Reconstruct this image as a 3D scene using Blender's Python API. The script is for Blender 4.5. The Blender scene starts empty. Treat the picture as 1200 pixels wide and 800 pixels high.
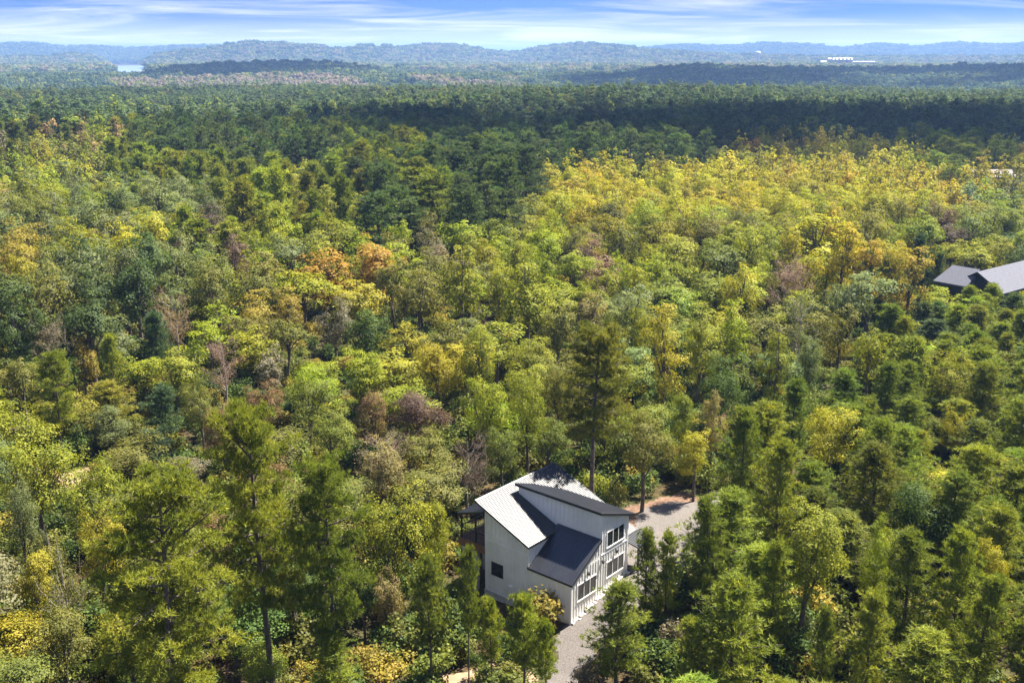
import bpy, math, random
import numpy as np
from mathutils import Vector, Matrix

rng = np.random.default_rng(7)
random.seed(7)
SC = bpy.context.scene
COL = SC.collection
RAD = math.radians

# ------------------------------------------------------------------ camera
CAM_H = 40.0
F_PX, HOR_Y = 1190.0, 64.0                     # focal length and horizon row, in pixels of a 1200 x 800 frame
PITCH = math.atan((400 - HOR_Y) / F_PX)
cd = bpy.data.cameras.new("camera")
cd.sensor_width = 36.0
cd.lens = F_PX / 1200.0 * 36.0
cd.clip_start, cd.clip_end = 1.0, 60000.0
cam = bpy.data.objects.new("camera", cd)
cam.location = (0, 0, CAM_H)
cam.rotation_euler = (math.pi / 2 - PITCH, 0, 0)
COL.objects.link(cam)
SC.camera = cam

# ------------------------------------------------------------------ sky, sun, exposure
SUN_AZ, SUN_EL = RAD(55.5), RAD(58.0)          # azimuth clockwise from +Y
w = bpy.data.worlds.new("World")
SC.world = w
w.use_nodes = True
N, L = w.node_tree.nodes, w.node_tree.links
N.clear()
def nd(nodes, t, **k):
    n = nodes.new(t)
    for a, b in k.items():
        setattr(n, a, b)
    return n
wout = nd(N, "ShaderNodeOutputWorld")
bg = nd(N, "ShaderNodeBackground")
bg.inputs["Strength"].default_value = 0.052
sky = nd(N, "ShaderNodeTexSky", sky_type="NISHITA", sun_disc=False)
sky.sun_elevation, sky.sun_rotation = SUN_EL, SUN_AZ
sky.altitude, sky.air_density, sky.dust_density, sky.ozone_density = 300.0, 1.0, 0.2, 3.0
tc = nd(N, "ShaderNodeTexCoord")
sep = nd(N, "ShaderNodeSeparateXYZ")
L.new(tc.outputs["Generated"], sep.inputs[0])
def wm(op, a, b=None, clamp=False):
    n = nd(N, "ShaderNodeMath", operation=op, use_clamp=clamp)
    for i, v in enumerate((a, b)):
        if v is None: continue
        if isinstance(v, (int, float)): n.inputs[i].default_value = v
        else: L.new(v, n.inputs[i])
    return n.outputs[0]
zpos = wm("MAXIMUM", sep.outputs[2], 0.0)
# clear dry air: the blue reaches low towards the horizon
zs = wm("ADD", sep.outputs[2], 0.34)
cmb = nd(N, "ShaderNodeCombineXYZ")
L.new(sep.outputs[0], cmb.inputs[0]); L.new(sep.outputs[1], cmb.inputs[1]); L.new(zs, cmb.inputs[2])
nrm = nd(N, "ShaderNodeVectorMath", operation="NORMALIZE")
L.new(cmb.outputs[0], nrm.inputs[0]); L.new(nrm.outputs[0], sky.inputs[0])
# thin streaky cirrus on a high plane
den = wm("ADD", zpos, 0.060)
px = wm("DIVIDE", sep.outputs[0], den); py = wm("DIVIDE", sep.outputs[1], den)
cv = nd(N, "ShaderNodeCombineXYZ")
L.new(wm("MULTIPLY", px, 0.42), cv.inputs[0]); L.new(wm("MULTIPLY", py, 0.62), cv.inputs[1])
n1 = nd(N, "ShaderNodeTexNoise"); n1.inputs["Scale"].default_value = 1.0; n1.inputs["Detail"].default_value = 7.0; n1.inputs["Roughness"].default_value = 0.58; n1.inputs["Distortion"].default_value = 0.9
L.new(cv.outputs[0], n1.inputs["Vector"])
r1 = nd(N, "ShaderNodeMapRange", interpolation_type="SMOOTHSTEP")
r1.inputs[1].default_value, r1.inputs[2].default_value = 0.40, 0.80
L.new(n1.outputs[0], r1.inputs[0])
low = nd(N, "ShaderNodeMapRange", interpolation_type="SMOOTHSTEP")     # more cloud piled up towards the horizon
low.inputs[1].default_value, low.inputs[2].default_value = 0.040, 0.004
low.inputs[3].default_value, low.inputs[4].default_value = 0.0, 0.80
L.new(zpos, low.inputs[0])
cl = wm("ADD", wm("MULTIPLY", r1.outputs[0], 0.75), low.outputs[0], True)
cmix = nd(N, "ShaderNodeMix", data_type="RGBA")
cmix.inputs[7].default_value = (7.0, 6.95, 7.4, 1)
deep = nd(N, "ShaderNodeMix", data_type="RGBA", blend_type="MULTIPLY")
deep.inputs[0].default_value = 1.0; deep.inputs[7].default_value = (0.45, 0.60, 0.88, 1)
L.new(sky.outputs[0], deep.inputs[6])
L.new(cl, cmix.inputs[0]); L.new(deep.outputs[2], cmix.inputs[6])
L.new(cmix.outputs[2], bg.inputs[0]); L.new(bg.outputs[0], wout.inputs[0])

sl = bpy.data.lights.new("sun", "SUN")
sl.energy, sl.angle, sl.color = 5.0, RAD(0.5), (1.0, 0.93, 0.80)
sun = bpy.data.objects.new("sun", sl)
SUN = Vector((math.sin(SUN_AZ) * math.cos(SUN_EL), math.cos(SUN_AZ) * math.cos(SUN_EL), math.sin(SUN_EL)))
sun.rotation_euler = (-SUN).to_track_quat("-Z", "Y").to_euler()
sun.location = (60, 60, 120)
COL.objects.link(sun)
vs = SC.view_settings
vs.view_transform, vs.look, vs.gamma, vs.use_curve_mapping = "Standard", "None", 1.0, False
vs.exposure = 1.95
SC.cycles.max_bounces = 6
SC.cycles.diffuse_bounces = 4
SC.cycles.glossy_bounces = 2
SC.cycles.transmission_bounces = 3
SC.cycles.volume_bounces = 0
HAZE = 1.3e-4
SC.cycles.use_denoising = True
SC.cycles.denoising_prefilter = "NONE"
SC.cycles.use_adaptive_sampling = False

# ------------------------------------------------------------------ projection helpers (pixels are those of the 1200 x 800 frame)
CT, ST = math.cos(PITCH), math.sin(PITCH)
def project(x, y, z):
    x, y, z = np.asarray(x, float), np.asarray(y, float), np.asarray(z, float) - CAM_H
    d = y * CT - z * ST
    d = np.where(d < 1e-3, 1e-3, d)
    return 600 + F_PX * x / d, 400 - F_PX * (y * ST + z * CT) / d
def unproject(px, py, z):
    a, b = (px - 600) / F_PX, (400 - py) / F_PX
    dz = -ST + b * CT
    t = (z - CAM_H) / dz
    return a * t, (CT + b * ST) * t
def px_az(px): return math.atan2((px - 600), math.hypot(F_PX, 400 - HOR_Y))   # azimuth of a pixel column at the horizon

# house frame: U runs along the lamp-lit right facade, V along the left one, A is the near corner
AX, AY = 4.276, 65.667
UD = np.array([math.sin(RAD(40.5)), math.cos(RAD(40.5))]); VD = np.array([-UD[1], UD[0]])
def uv(x, y):
    dx, dy = np.asarray(x) - AX, np.asarray(y) - AY
    return dx * UD[0] + dy * UD[1], dx * VD[0] + dy * VD[1]
def xy(u, v): return AX + u * UD[0] + v * VD[0], AY + u * UD[1] + v * VD[1]

# ------------------------------------------------------------------ terrain
HILLS = [   # distance, half depth, silhouette as (pixel column, pixel row)
    (7400, 700, [(-500, 58), (-200, 57), (0, 54), (40, 53), (75, 57), (110, 55.5), (150, 58.5), (200, 56), (240, 55), (330, 57), (440, 60), (520, 61), (575, 63), (605, 63.5), (640, 61), (760, 57), (800, 54), (850, 55.5), (900, 52), (950, 54), (985, 58), (1030, 53), (1075, 57), (1120, 52.5), (1160, 55), (1200, 53.5), (1300, 56), (1500, 54), (1800, 58)]),
    (4900, 420, [(-500, 66), (-100, 67), (0, 69), (30, 67), (55, 68.5), (85, 64.5), (110, 68), (134, 80), (140, 86), (162, 86), (166, 75), (182, 66), (215, 61), (240, 60), (262, 56), (290, 52), (330, 53), (350, 55.5), (365, 55), (385, 58), (405, 60), (420, 56.5), (437, 54.5), (444, 63), (452, 54.5), (465, 58), (500, 54.5), (540, 55), (575, 62), (605, 63), (640, 56.5), (680, 53), (720, 55.5), (760, 60), (840, 65), (950, 68), (1200, 68), (1800, 66)]),
    (2250, 300, [(-500, 95), (120, 92), (165, 86), (200, 78), (260, 74.5), (330, 72), (400, 74), (440, 81), (520, 90), (600, 95), (670, 95), (715, 87), (760, 80), (820, 75.5), (870, 78), (930, 80), (980, 79), (1060, 79), (1130, 76), (1200, 75), (1800, 78)]),
]
def sstep(a, b, x):
    t = np.clip((x - a) / (b - a), 0, 1)
    return t * t * (3 - 2 * t)
def ground_z(x, y):
    x, y = np.asarray(x, float), np.asarray(y, float)
    d = np.hypot(x, y)
    u, v = uv(x, y)
    wl = np.exp(-((u - 3) ** 2 + (v - 3) ** 2) / 30.0 ** 2)
    z = wl * (np.clip(0.22 * u, -1.0, 1.3) - 0.09 * np.clip(v, -5, 12))
    z = z + 0.12 * np.sin(x * 0.9 + 1.3 * np.sin(y * 0.35)) * np.sin(y * 0.8) * sstep(2, 14, np.hypot(u - 3, v - 3))
    am = sstep(110, 420, d)
    z = z + am * (3.0 * np.sin(x / 95 + 0.7) * np.cos(y / 120 + 0.4) + 1.6 * np.sin(x / 43 - y / 57))
    z = z - 30 * np.exp(-((d - 1480) / 360.0) ** 2) - 15 * sstep(1700, 2300, d)
    lake = np.exp(-(((x / np.maximum(y, 1.0)) - math.tan(px_az(152))) / 0.021) ** 4) * (1 - sstep(6000, 6300, d))
    z = z - lake * 9 * sstep(3650, 3900, d)
    az = np.degrees(np.arctan2(x, np.maximum(y, 1e-6)))
    for d0, wd, prof in HILLS:
        pa = np.array([math.degrees(px_az(p[0])) for p in prof])
        pz = np.array([CAM_H + d0 * math.tan(math.atan((HOR_Y - p[1]) / F_PX * 1.0)) * 0.97 for p in prof]) - 13.0
        top = np.interp(az, pa, pz) + 2.5 * np.sin(az * 9.1 + d / 400) 
        rise = np.maximum(top - z, 0) * np.exp(-((d - d0) / wd) ** 2)
        z = z + rise * sstep(900, 1700, d)
    return z

def new_obj(name, me, parent=None, mat=None, **props):
    o = bpy.data.objects.new(name, me)
    if mat is not None and me is not None and not me.materials: me.materials.append(mat)
    if parent is not None: o.parent = parent
    COL.objects.link(o)
    for k, v in props.items(): o[k] = v
    return o
def mesh_np(name, V, polys, k, mats=(), smooth=False, midx=None):
    """mesh from arrays: V (n,3), polys (m,k)"""
    me = bpy.data.meshes.new(name)
    V = np.ascontiguousarray(V, dtype=np.float32); P = np.ascontiguousarray(polys, dtype=np.int32)
    me.vertices.add(len(V)); me.vertices.foreach_set("co", V.ravel())
    me.loops.add(P.size); me.loops.foreach_set("vertex_index", P.ravel())
    me.polygons.add(len(P))
    me.polygons.foreach_set("loop_start", np.arange(0, P.size, k, dtype=np.int32))
    if smooth: me.polygons.foreach_set("use_smooth", np.ones(len(P), dtype=bool))
    for m in mats: me.materials.append(m)
    if midx is not None: me.polygons.foreach_set("material_index", np.asarray(midx, dtype=np.int32))
    me.update(calc_edges=True)
    return me

# ------------------------------------------------------------------ materials
def mat(name):
    m = bpy.data.materials.new(name); m.use_nodes = True
    t = m.node_tree; t.nodes.clear()
    o = t.nodes.new("ShaderNodeOutputMaterial")
    return m, t.nodes, t.links, o
def ramp_noise(n, l, scale, c0, c1, lo=0.35, hi=0.65, detail=6, coord="Object"):
    t = n.new("ShaderNodeTexCoord"); x = n.new("ShaderNodeTexNoise")
    x.inputs["Scale"].default_value = scale; x.inputs["Detail"].default_value = detail
    l.new(t.outputs[coord], x.inputs["Vector"])
    r = n.new("ShaderNodeValToRGB")
    r.color_ramp.elements[0].position, r.color_ramp.elements[1].position = lo, hi
    r.color_ramp.elements[0].color, r.color_ramp.elements[1].color = (*c0, 1), (*c1, 1)
    l.new(x.outputs[0], r.inputs[0])
    return r.outputs[0], x
def surface(name, c0, c1, scale=3.0, rough=0.8, bump=0.0, bscale=None, metallic=0.0, spec=0.5, lo=0.35, hi=0.65, ior=1.5):
    m, n, l, o = mat(name)
    p = n.new("ShaderNodeBsdfPrincipled")
    c, x = ramp_noise(n, l, scale, c0, c1, lo, hi)
    l.new(c, p.inputs["Base Color"])
    p.inputs["Roughness"].default_value = rough; p.inputs["Metallic"].default_value = metallic
    p.inputs["Specular IOR Level"].default_value = spec; p.inputs["IOR"].default_value = ior
    if bump:
        b = n.new("ShaderNodeBump"); b.inputs["Strength"].default_value = bump; b.inputs["Distance"].default_value = 0.05
        x2 = n.new("ShaderNodeTexNoise"); x2.inputs["Scale"].default_value = bscale or scale * 8; x2.inputs["Detail"].default_value = 8
        t = n.new("ShaderNodeTexCoord"); l.new(t.outputs["Object"], x2.inputs["Vector"])
        l.new(x2.outputs[0], b.inputs["Height"]); l.new(b.outputs[0], p.inputs["Normal"])
    l.new(p.outputs[0], o.inputs[0])
    return m
def foliage(name, transl=0.42, spread=0.06, gloss=0.06):
    """leaf colour = the tree's own tint, varied leaf by leaf and spray by spray"""
    m, n, l, o = mat(name)
    a = n.new("ShaderNodeAttribute"); a.attribute_type = "INSTANCER"; a.attribute_name = "tint"
    v = n.new("ShaderNodeAttribute"); v.attribute_type = "GEOMETRY"; v.attribute_name = "vary"
    h = n.new("ShaderNodeHueSaturation")
    def lin(s, k, c):
        x = n.new("ShaderNodeMath"); x.operation = "MULTIPLY_ADD"; x.inputs[1].default_value = k; x.inputs[2].default_value = c
        l.new(s, x.inputs[0]); return x.outputs[0]
    l.new(lin(v.outputs["Fac"], -spread, 0.5 + spread / 2), h.inputs["Hue"])
    l.new(lin(v.outputs["Fac"], 0.95, 0.52), h.inputs["Value"])
    h.inputs["Saturation"].default_value = 1.0
    l.new(a.outputs["Color"], h.inputs["Color"])
    d = n.new("ShaderNodeBsdfDiffuse"); t = n.new("ShaderNodeBsdfTranslucent"); g = n.new("ShaderNodeBsdfGlossy")
    g.inputs["Roughness"].default_value = 0.6; g.inputs["Color"].default_value = (0.8, 0.85, 0.9, 1)
    h2 = n.new("ShaderNodeMix"); h2.data_type = "RGBA"; h2.blend_type = "MULTIPLY"; h2.inputs[0].default_value = 1.0
    h2.inputs[7].default_value = (1.25, 1.25, 0.60, 1)
    l.new(h.outputs[0], h2.inputs[6])
    l.new(h.outputs[0], d.inputs["Color"]); l.new(h2.outputs[2], t.inputs["Color"])
    m1 = n.new("ShaderNodeMixShader"); m1.inputs[0].default_value = transl
    l.new(d.outputs[0], m1.inputs[1]); l.new(t.outputs[0], m1.inputs[2])
    m2 = n.new("ShaderNodeMixShader"); m2.inputs[0].default_value = gloss
    l.new(m1.outputs[0], m2.inputs[1]); l.new(g.outputs[0], m2.inputs[2])
    l.new(m2.outputs[0], o.inputs[0])
    return m
M_LEAF = foliage("leaves", 0.36, 0.045, 0.012)
M_NEEDLE = foliage("needles", 0.36, 0.045, 0.012)
M_BARK = surface("grey_brown_bark", (0.06, 0.045, 0.036), (0.15, 0.12, 0.10), 2.5, 0.95, 0.6, 9)
M_TWIG = surface("pale_twigs", (0.22, 0.18, 0.15), (0.36, 0.31, 0.27), 2.0, 0.95)
M_SIDING = surface("white_painted_siding", (0.73, 0.715, 0.69), (0.86, 0.845, 0.82), 0.7, 0.5, 0.04, 30)
M_TRIM = surface("white_trim", (0.78, 0.78, 0.77), (0.82, 0.82, 0.81), 1.0, 0.5)
M_ROOFMETAL = surface("dark_standing_seam_metal", (0.018, 0.020, 0.028), (0.026, 0.028, 0.036), 1.2, 0.38, 0.0, metallic=0.0, spec=0.62, ior=1.7)
M_FASCIA = surface("black_fascia", (0.015, 0.015, 0.017), (0.025, 0.025, 0.027), 3, 0.55)
M_GLASS = surface("dark_window_glass", (0.020, 0.026, 0.026), (0.035, 0.042, 0.040), 1.5, 0.06, spec=0.8)
M_DECK = surface("brown_stained_timber", (0.15, 0.065, 0.04), (0.22, 0.10, 0.06), 3, 0.7, 0.1)
M_BLACK = surface("black_painted_steel", (0.012, 0.012, 0.013), (0.022, 0.022, 0.023), 4, 0.45)
M_STONE = surface("pale_foundation_stone", (0.38, 0.36, 0.34), (0.62, 0.60, 0.57), 6, 0.9, 0.8, 14)
M_GRAVEL = surface("grey_gravel", (0.085, 0.074, 0.068), (0.18, 0.160, 0.148), 9, 0.95, 0.9, 26, lo=0.3, hi=0.7)
M_SAND = surface("bare_sandy_soil", (0.22, 0.145, 0.085), (0.33, 0.235, 0.15), 1.6, 0.95, 0.5, 12)
M_CLAY = surface("red_clay_and_leaf_litter", (0.085, 0.048, 0.030), (0.20, 0.118, 0.075), 1.9, 0.95, 0.6, 9)
M_NAVY = surface("navy_siding", (0.012, 0.020, 0.040), (0.018, 0.028, 0.052), 2, 0.6)
M_WHITE = surface("white_cladding", (0.60, 0.60, 0.60), (0.72, 0.72, 0.72), 0.3, 0.5)
M_GREYWALL = surface("grey_cladding", (0.30, 0.31, 0.34), (0.40, 0.41, 0.44), 0.3, 0.6)
M_WATER = surface("lake_water", (0.20, 0.26, 0.34), (0.24, 0.30, 0.38), 0.002, 0.25, spec=1.0)
def shingle_mat():
    m, n, l, o = mat("grey_asphalt_shingles")
    p = n.new("ShaderNodeBsdfPrincipled"); p.inputs["Roughness"].default_value = 0.85
    c, x = ramp_noise(n, l, 5.0, (0.070, 0.075, 0.100), (0.115, 0.120, 0.152), 0.3, 0.7)
    l.new(c, p.inputs["Base Color"]); l.new(p.outputs[0], o.inputs[0])
    return m
M_SHINGLE = shingle_mat()
def ground_mat():
    m, n, l, o = mat("forest_floor")
    p = n.new("ShaderNodeBsdfPrincipled"); p.inputs["Roughness"].default_value = 1.0; p.inputs["Specular IOR Level"].default_value = 0.1
    c, x = ramp_noise(n, l, 2.6, (0.022, 0.020, 0.010), (0.135, 0.088, 0.046), 0.36, 0.68, 10)
    x.inputs["Roughness"].default_value = 0.7
    c2, x2 = ramp_noise(n, l, 1.7, (0.020, 0.030, 0.010), (0.105, 0.095, 0.035), 0.38, 0.64, 9)
    x2.inputs["Roughness"].default_value = 0.7
    k = n.new("ShaderNodeMix"); k.data_type = "RGBA"
    t = n.new("ShaderNodeTexNoise"); t.inputs["Scale"].default_value = 0.13; t.inputs["Detail"].default_value = 5
    r = n.new("ShaderNodeMapRange"); r.inputs[1].default_value, r.inputs[2].default_value = 0.42, 0.58
    tc_ = n.new("ShaderNodeTexCoord"); l.new(tc_.outputs["Object"], t.inputs["Vector"]); l.new(t.outputs[0], r.inputs[0])
    l.new(r.outputs[0], k.inputs[0]); l.new(c, k.inputs[6]); l.new(c2, k.inputs[7])
    bp = n.new("ShaderNodeBump"); bp.inputs["Strength"].default_value = 0.8; bp.inputs["Distance"].default_value = 0.12
    l.new(x.outputs[0], bp.inputs["Height"]); l.new(bp.outputs[0], p.inputs["Normal"])
    l.new(k.outputs[2], p.inputs["Base Color"]); l.new(p.outputs[0], o.inputs[0])
    return m
M_GROUND = ground_mat()

# ------------------------------------------------------------------ ground sheet
def build_ground():
    r = np.concatenate([np.arange(0.5, 140, 1.3), np.geomspace(141, 3200, 190), np.linspace(3230, 9800, 170), np.geomspace(9900, 30000, 10)])
    az = np.radians(np.concatenate([np.linspace(-180, -48, 40, endpoint=False), np.linspace(-48, 48, 380), np.linspace(48, 180, 40, endpoint=False)[1:]]))
    R, Z = np.meshgrid(r, az, indexing="ij")
    X, Y = R * np.sin(Z), R * np.cos(Z)
    H = ground_z(X, Y)
    V = np.stack([X, Y, H], -1).reshape(-1, 3)
    nr, na = R.shape
    i = np.arange(nr - 1)[:, None] * na; j = np.arange(na)[None, :]; j2 = (j + 1) % na
    Q = np.stack([i + j, i + j2, i + na + j2, i + na + j], -1).reshape(-1, 4)[:, ::-1]
    new_obj("ground", mesh_np("ground", V, Q, 4, [M_GROUND], True), kind="structure", label="forest floor of leaf litter under the trees")
build_ground()

def sheet(name, inside, box, step, lift, m, **props):
    """a thin sheet over the ground wherever inside(x, y) > 0, its edge following the zero line"""
    xs = np.arange(box[0], box[2], step); ys = np.arange(box[1], box[3], step)
    X, Y = np.meshgrid(xs, ys, indexing="ij")
    keep = inside(X, Y) > 0
    idx = -np.ones(X.shape, int)
    full = keep[:-1, :-1] & keep[1:, :-1] & keep[1:, 1:] & keep[:-1, 1:]
    use = np.zeros(X.shape, bool)
    use[:-1, :-1] |= full; use[1:, :-1] |= full; use[1:, 1:] |= full; use[:-1, 1:] |= full
    idx[use] = np.arange(use.sum())
    V = np.stack([X[use], Y[use], ground_z(X[use], Y[use]) + lift], -1)
    Q = np.stack([idx[:-1, :-1][full], idx[1:, :-1][full], idx[1:, 1:][full], idx[:-1, 1:][full]], -1)
    return new_obj(name, mesh_np(name, V, Q, 4, [m], True), kind="structure", **props)
def wob(X, Y, s=1.0):
    return 0.35 * np.sin(X * 1.7 * s + 2 * np.sin(Y * 0.9 * s)) + 0.25 * np.sin(Y * 2.3 * s + 1.4 * np.sin(X * 1.9 * s)) + 0.15 * np.sin(5.1 * X * s - 4.3 * Y * s)
def seg_d(X, Y, pts):
    best = np.full(X.shape, -1e9)
    for (x0, y0, w0), (x1, y1, w1) in zip(pts[:-1], pts[1:]):
        dx, dy = x1 - x0, y1 - y0
        t = np.clip(((X - x0) * dx + (Y - y0) * dy) / (dx * dx + dy * dy), 0, 1)
        best = np.maximum(best, w0 + (w1 - w0) * t - np.hypot(X - x0 - dx * t, Y - y0 - dy * t))
    return best
DRIVE = [(1.0, 50, 1.2), (3.0, 57.5, 1.25), (*xy(-1.0, -1.4), 1.6), (*xy(3.5, -1.6), 1.9), (*xy(7.5, -2.2), 2.2), (12.6, 77.5, 3.0), (14.3, 81.5, 3.6), (17.5, 83.5, 2.5), (22, 86, 1.7)]
def drive_in(X, Y): return seg_d(X, Y, DRIVE) + 0.5 * wob(X, Y)
sheet("gravel_driveway", drive_in, (-4, 50, 26, 90), 0.22, 0.035, M_GRAVEL, label="pale grey gravel driveway along the house and behind it")
def clay_in(X, Y): return seg_d(X, Y, [(9.6, 78.5, 1.5), (11.2, 83.0, 2.0), (15.5, 85.8, 1.9)]) + 0.6 * wob(X, Y, 1.2)
sheet("clay_bank", clay_in, (5, 74, 22, 92), 0.22, 0.02, M_CLAY, label="reddish clay and leaf litter at the edge of the gravel")
def sand_in(X, Y): return seg_d(X, Y, [(-6.0, 60.0, 1.2), (-2.6, 60.0, 1.6), (-0.4, 60.8, 1.9), (1.0, 60.5, 1.0)]) + 0.6 * wob(X, Y, 1.3)
sheet("sand_patch", sand_in, (-9, 54, 5, 68), 0.22, 0.02, M_SAND, label="bare sandy ground between the young pines")
def clr_in(X, Y): return seg_d(X, Y, [(-43.5, 92.0, 2.0), (-40.0, 95.5, 2.2), (-37.0, 98.0, 1.2)]) + 0.8 * wob(X, Y, 0.8)
sheet("sandy_clearing", clr_in, (-55, 84, -28, 106), 0.3, 0.02, M_SAND, label="sandy clearing beside the lone pine trunk")

# lake far off on the left
def lake():
    pts = []
    for i, d in enumerate(np.linspace(3600, 6400, 24)):
        for a in np.linspace(px_az(110), px_az(190), 12):
            pts.append((d * math.sin(a), d * math.cos(a), -18.0))
    V = np.array(pts); q = []
    for i in range(23):
        for j in range(11):
            q.append((i * 12 + j, i * 12 + j + 1, (i + 1) * 12 + j + 1, (i + 1) * 12 + j))
    new_obj("lake", mesh_np("lake", V, np.array(q)[:, ::-1], 4, [M_WATER]), kind="structure", label="pale strip of lake between the far hills")
lake()
# ------------------------------------------------------------------ building helpers
def poly(name, verts, faces, m, parent=None, **props):
    me = bpy.data.meshes.new(name)
    me.from_pydata([tuple(map(float, v)) for v in verts], [], faces)
    me.materials.append(m); me.update()
    return new_obj(name, me, parent, None, **props)
BOXF = [(0, 3, 2, 1), (4, 5, 6, 7), (0, 1, 5, 4), (1, 2, 6, 5), (2, 3, 7, 6), (3, 0, 4, 7)]
def boxv(x0, y0, z0, x1, y1, z1):
    return [(x0, y0, z0), (x1, y0, z0), (x1, y1, z0), (x0, y1, z0), (x0, y0, z1), (x1, y0, z1), (x1, y1, z1), (x0, y1, z1)]
def box(name, a, b, m, parent=None, **props):
    return poly(name, boxv(*a, *b), BOXF, m, parent, **props)
def boxes(name, lst, m, parent=None, **props):
    V, F = [], []
    for a, b in lst:
        k = len(V); V += boxv(*a, *b); F += [tuple(i + k for i in f) for f in BOXF]
    return poly(name, V, F, m, parent, **props)
def prism(name, prof, axis, t0, t1, m, parent=None, **props):
    """closed profile [(s, z)] extruded along the other horizontal axis"""
    n = len(prof)
    V = [((s, t, z) if axis == "y" else (t, s, z)) for t in (t0, t1) for s, z in prof]
    F = [tuple(range(n)), tuple(range(2 * n - 1, n - 1, -1))] + [(i, i + n, (i + 1) % n + n, (i + 1) % n) for i in range(n)]
    o = poly(name, V, F, m, parent, **props)
    import bmesh
    bm = bmesh.new(); bm.from_mesh(o.data); bmesh.ops.recalc_face_normals(bm, faces=bm.faces); bm.to_mesh(o.data); bm.free()
    return o
def slab(name, corners, th, m, parent=None, **props):
    """a roof slab: four corners of the top surface (counter-clockwise from above) and a thickness"""
    V = [(x, y, z - th) for x, y, z in corners] + list(corners)
    return poly(name, V, BOXF, m, parent, **props)
def empty(name, loc, rz=0.0, **props):
    o = new_obj(name, None, None, None, **props)
    o.location = loc; o.rotation_euler = (0, 0, rz)
    return o
def lerp3(a, b, t): return tuple(p + (q - p) * t for p, q in zip(a, b))
def panels(roof, a, b, c, d, n, m=None, ribs=3):
    """ribbed metal sheets on the roof quad a-b (eave) / d-c (top): n sheets side by side, each with a few raised ribs"""
    m = m or M_ROOFMETAL
    for i in range(n):
        t0, t1 = i / n, (i + 1) / n
        p, q, r, s = lerp3(a, b, t0), lerp3(a, b, t1), lerp3(d, c, t1), lerp3(d, c, t0)
        up = (Vector(q) - Vector(p)).cross(Vector(s) - Vector(p)).normalized()
        if up.z < 0: up = -up
        V, F = [], []
        prof = []
        for k in range(ribs):
            f0, f1 = (k + 0.0) / ribs, (k + 1.0) / ribs
            w_ = f1 - f0
            prof += [(f0, 0.006), (f0 + w_ * 0.62, 0.006), (f0 + w_ * 0.70, 0.050), (f0 + w_ * 0.90, 0.050)]
        prof.append((1.0, 0.006))
        for f, h_ in prof:
            V += [Vector(lerp3(p, q, f)) + up * h_, Vector(lerp3(s, r, f)) + up * h_]
        for k in range(len(prof) - 1): F.append((2 * k, 2 * k + 2, 2 * k + 3, 2 * k + 1))
        poly("roof_panel", V, F, m, roof)
def window(parent, u0, u1, z0, z1, n, face, depth=0.05, sash=0.045, m_frame=None):
    """n panes side by side on the facade; face(s, out, z) gives house coordinates, out is the distance in front of the wall"""
    m_frame = m_frame or M_TRIM
    V, F = [], []
    def bar(a0, a1, b0, b1, d=depth):
        k = len(V)
        V.extend([face(a, o, z) for o, a, z in ((0.0, a0, b0), (0.0, a1, b0), (0.0, a1, b1), (0.0, a0, b1), (d, a0, b0), (d, a1, b0), (d, a1, b1), (d, a0, b1))])
        F.extend([tuple(i + k for i in f) for f in BOXF])
    t = 0.075
    bar(u0 - t, u1 + t, z1, z1 + t); bar(u0 - t - 0.03, u1 + t + 0.03, z0 - t, z0, depth + 0.03)
    bar(u0 - t, u0, z0, z1); bar(u1, u1 + t, z0, z1)
    for i in range(1, n):
        c = u0 + (u1 - u0) * i / n
        bar(c - 0.032, c + 0.032, z0, z1)
    f = poly("window", V, F, m_frame, parent)
    for i in range(n):
        a, b = u0 + (u1 - u0) * i / n, u0 + (u1 - u0) * (i + 1) / n
        a += 0.032 if i else 0.0; b -= 0.032 if i < n - 1 else 0.0
        vs_ = [face(s, o, z) for o, s, z in ((0.008, a, z0), (0.008, b, z0), (0.008, b, z1), (0.008, a, z1), (0.018, a, z0), (0.018, b, z0), (0.018, b, z1), (0.018, a, z1))]
        poly("pane", vs_, BOXF, M_GLASS, f)
        k0 = 0.035
        sv, sf = [], []
        for (a0, a1, b0, b1) in ((a, b, z0, z0 + k0), (a, b, z1 - k0, z1), (a, a + k0, z0 + k0, z1 - k0), (b - k0, b, z0 + k0, z1 - k0)):
            k = len(sv)
            sv += [face(s, o, z) for o, s, z in ((0.019, a0, b0), (0.019, a1, b0), (0.019, a1, b1), (0.019, a0, b1), (0.032, a0, b0), (0.032, a1, b0), (0.032, a1, b1), (0.032, a0, b1))]
            sf += [tuple(i_ + k for i_ in q) for q in BOXF]
        poly("sash", sv, sf, M_BLACK, f)
    return f

# ------------------------------------------------------------------ the white house
H = empty("house", (AX, AY, 0), RAD(49.5), label="white board-and-batten house with dark metal shed roofs beside the gravel drive", category="house")
RS = 0.41                                            # pitch of the main roof
zM = lambda v: 5.2 + RS * (v - 4)
zT = lambda u: 7.73 - 0.357 * (u - 3.3)
zG = lambda u: 3.26 + 0.62 * u
wg = prism("wall", [(0, -1.6), (3.6, -1.6), (3.6, zG(3.6) - 0.13), (0, zG(0) - 0.13)], "y", 0, 4.0, M_SIDING, H)
wm_ = prism("wall", [(4.0, -1.8), (8.3, -1.8), (8.3, zM(8.3) - 0.13), (4.0, zM(4.0) - 0.13)], "x", 0, 9.2, M_SIDING, H)
wt = prism("wall", [(3.6, -1.2), (7.1, -1.2), (7.1, zT(7.1) - 0.14), (3.6, zT(3.6) - 0.14)], "y", 0, 8.0, M_SIDING, H)
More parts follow.
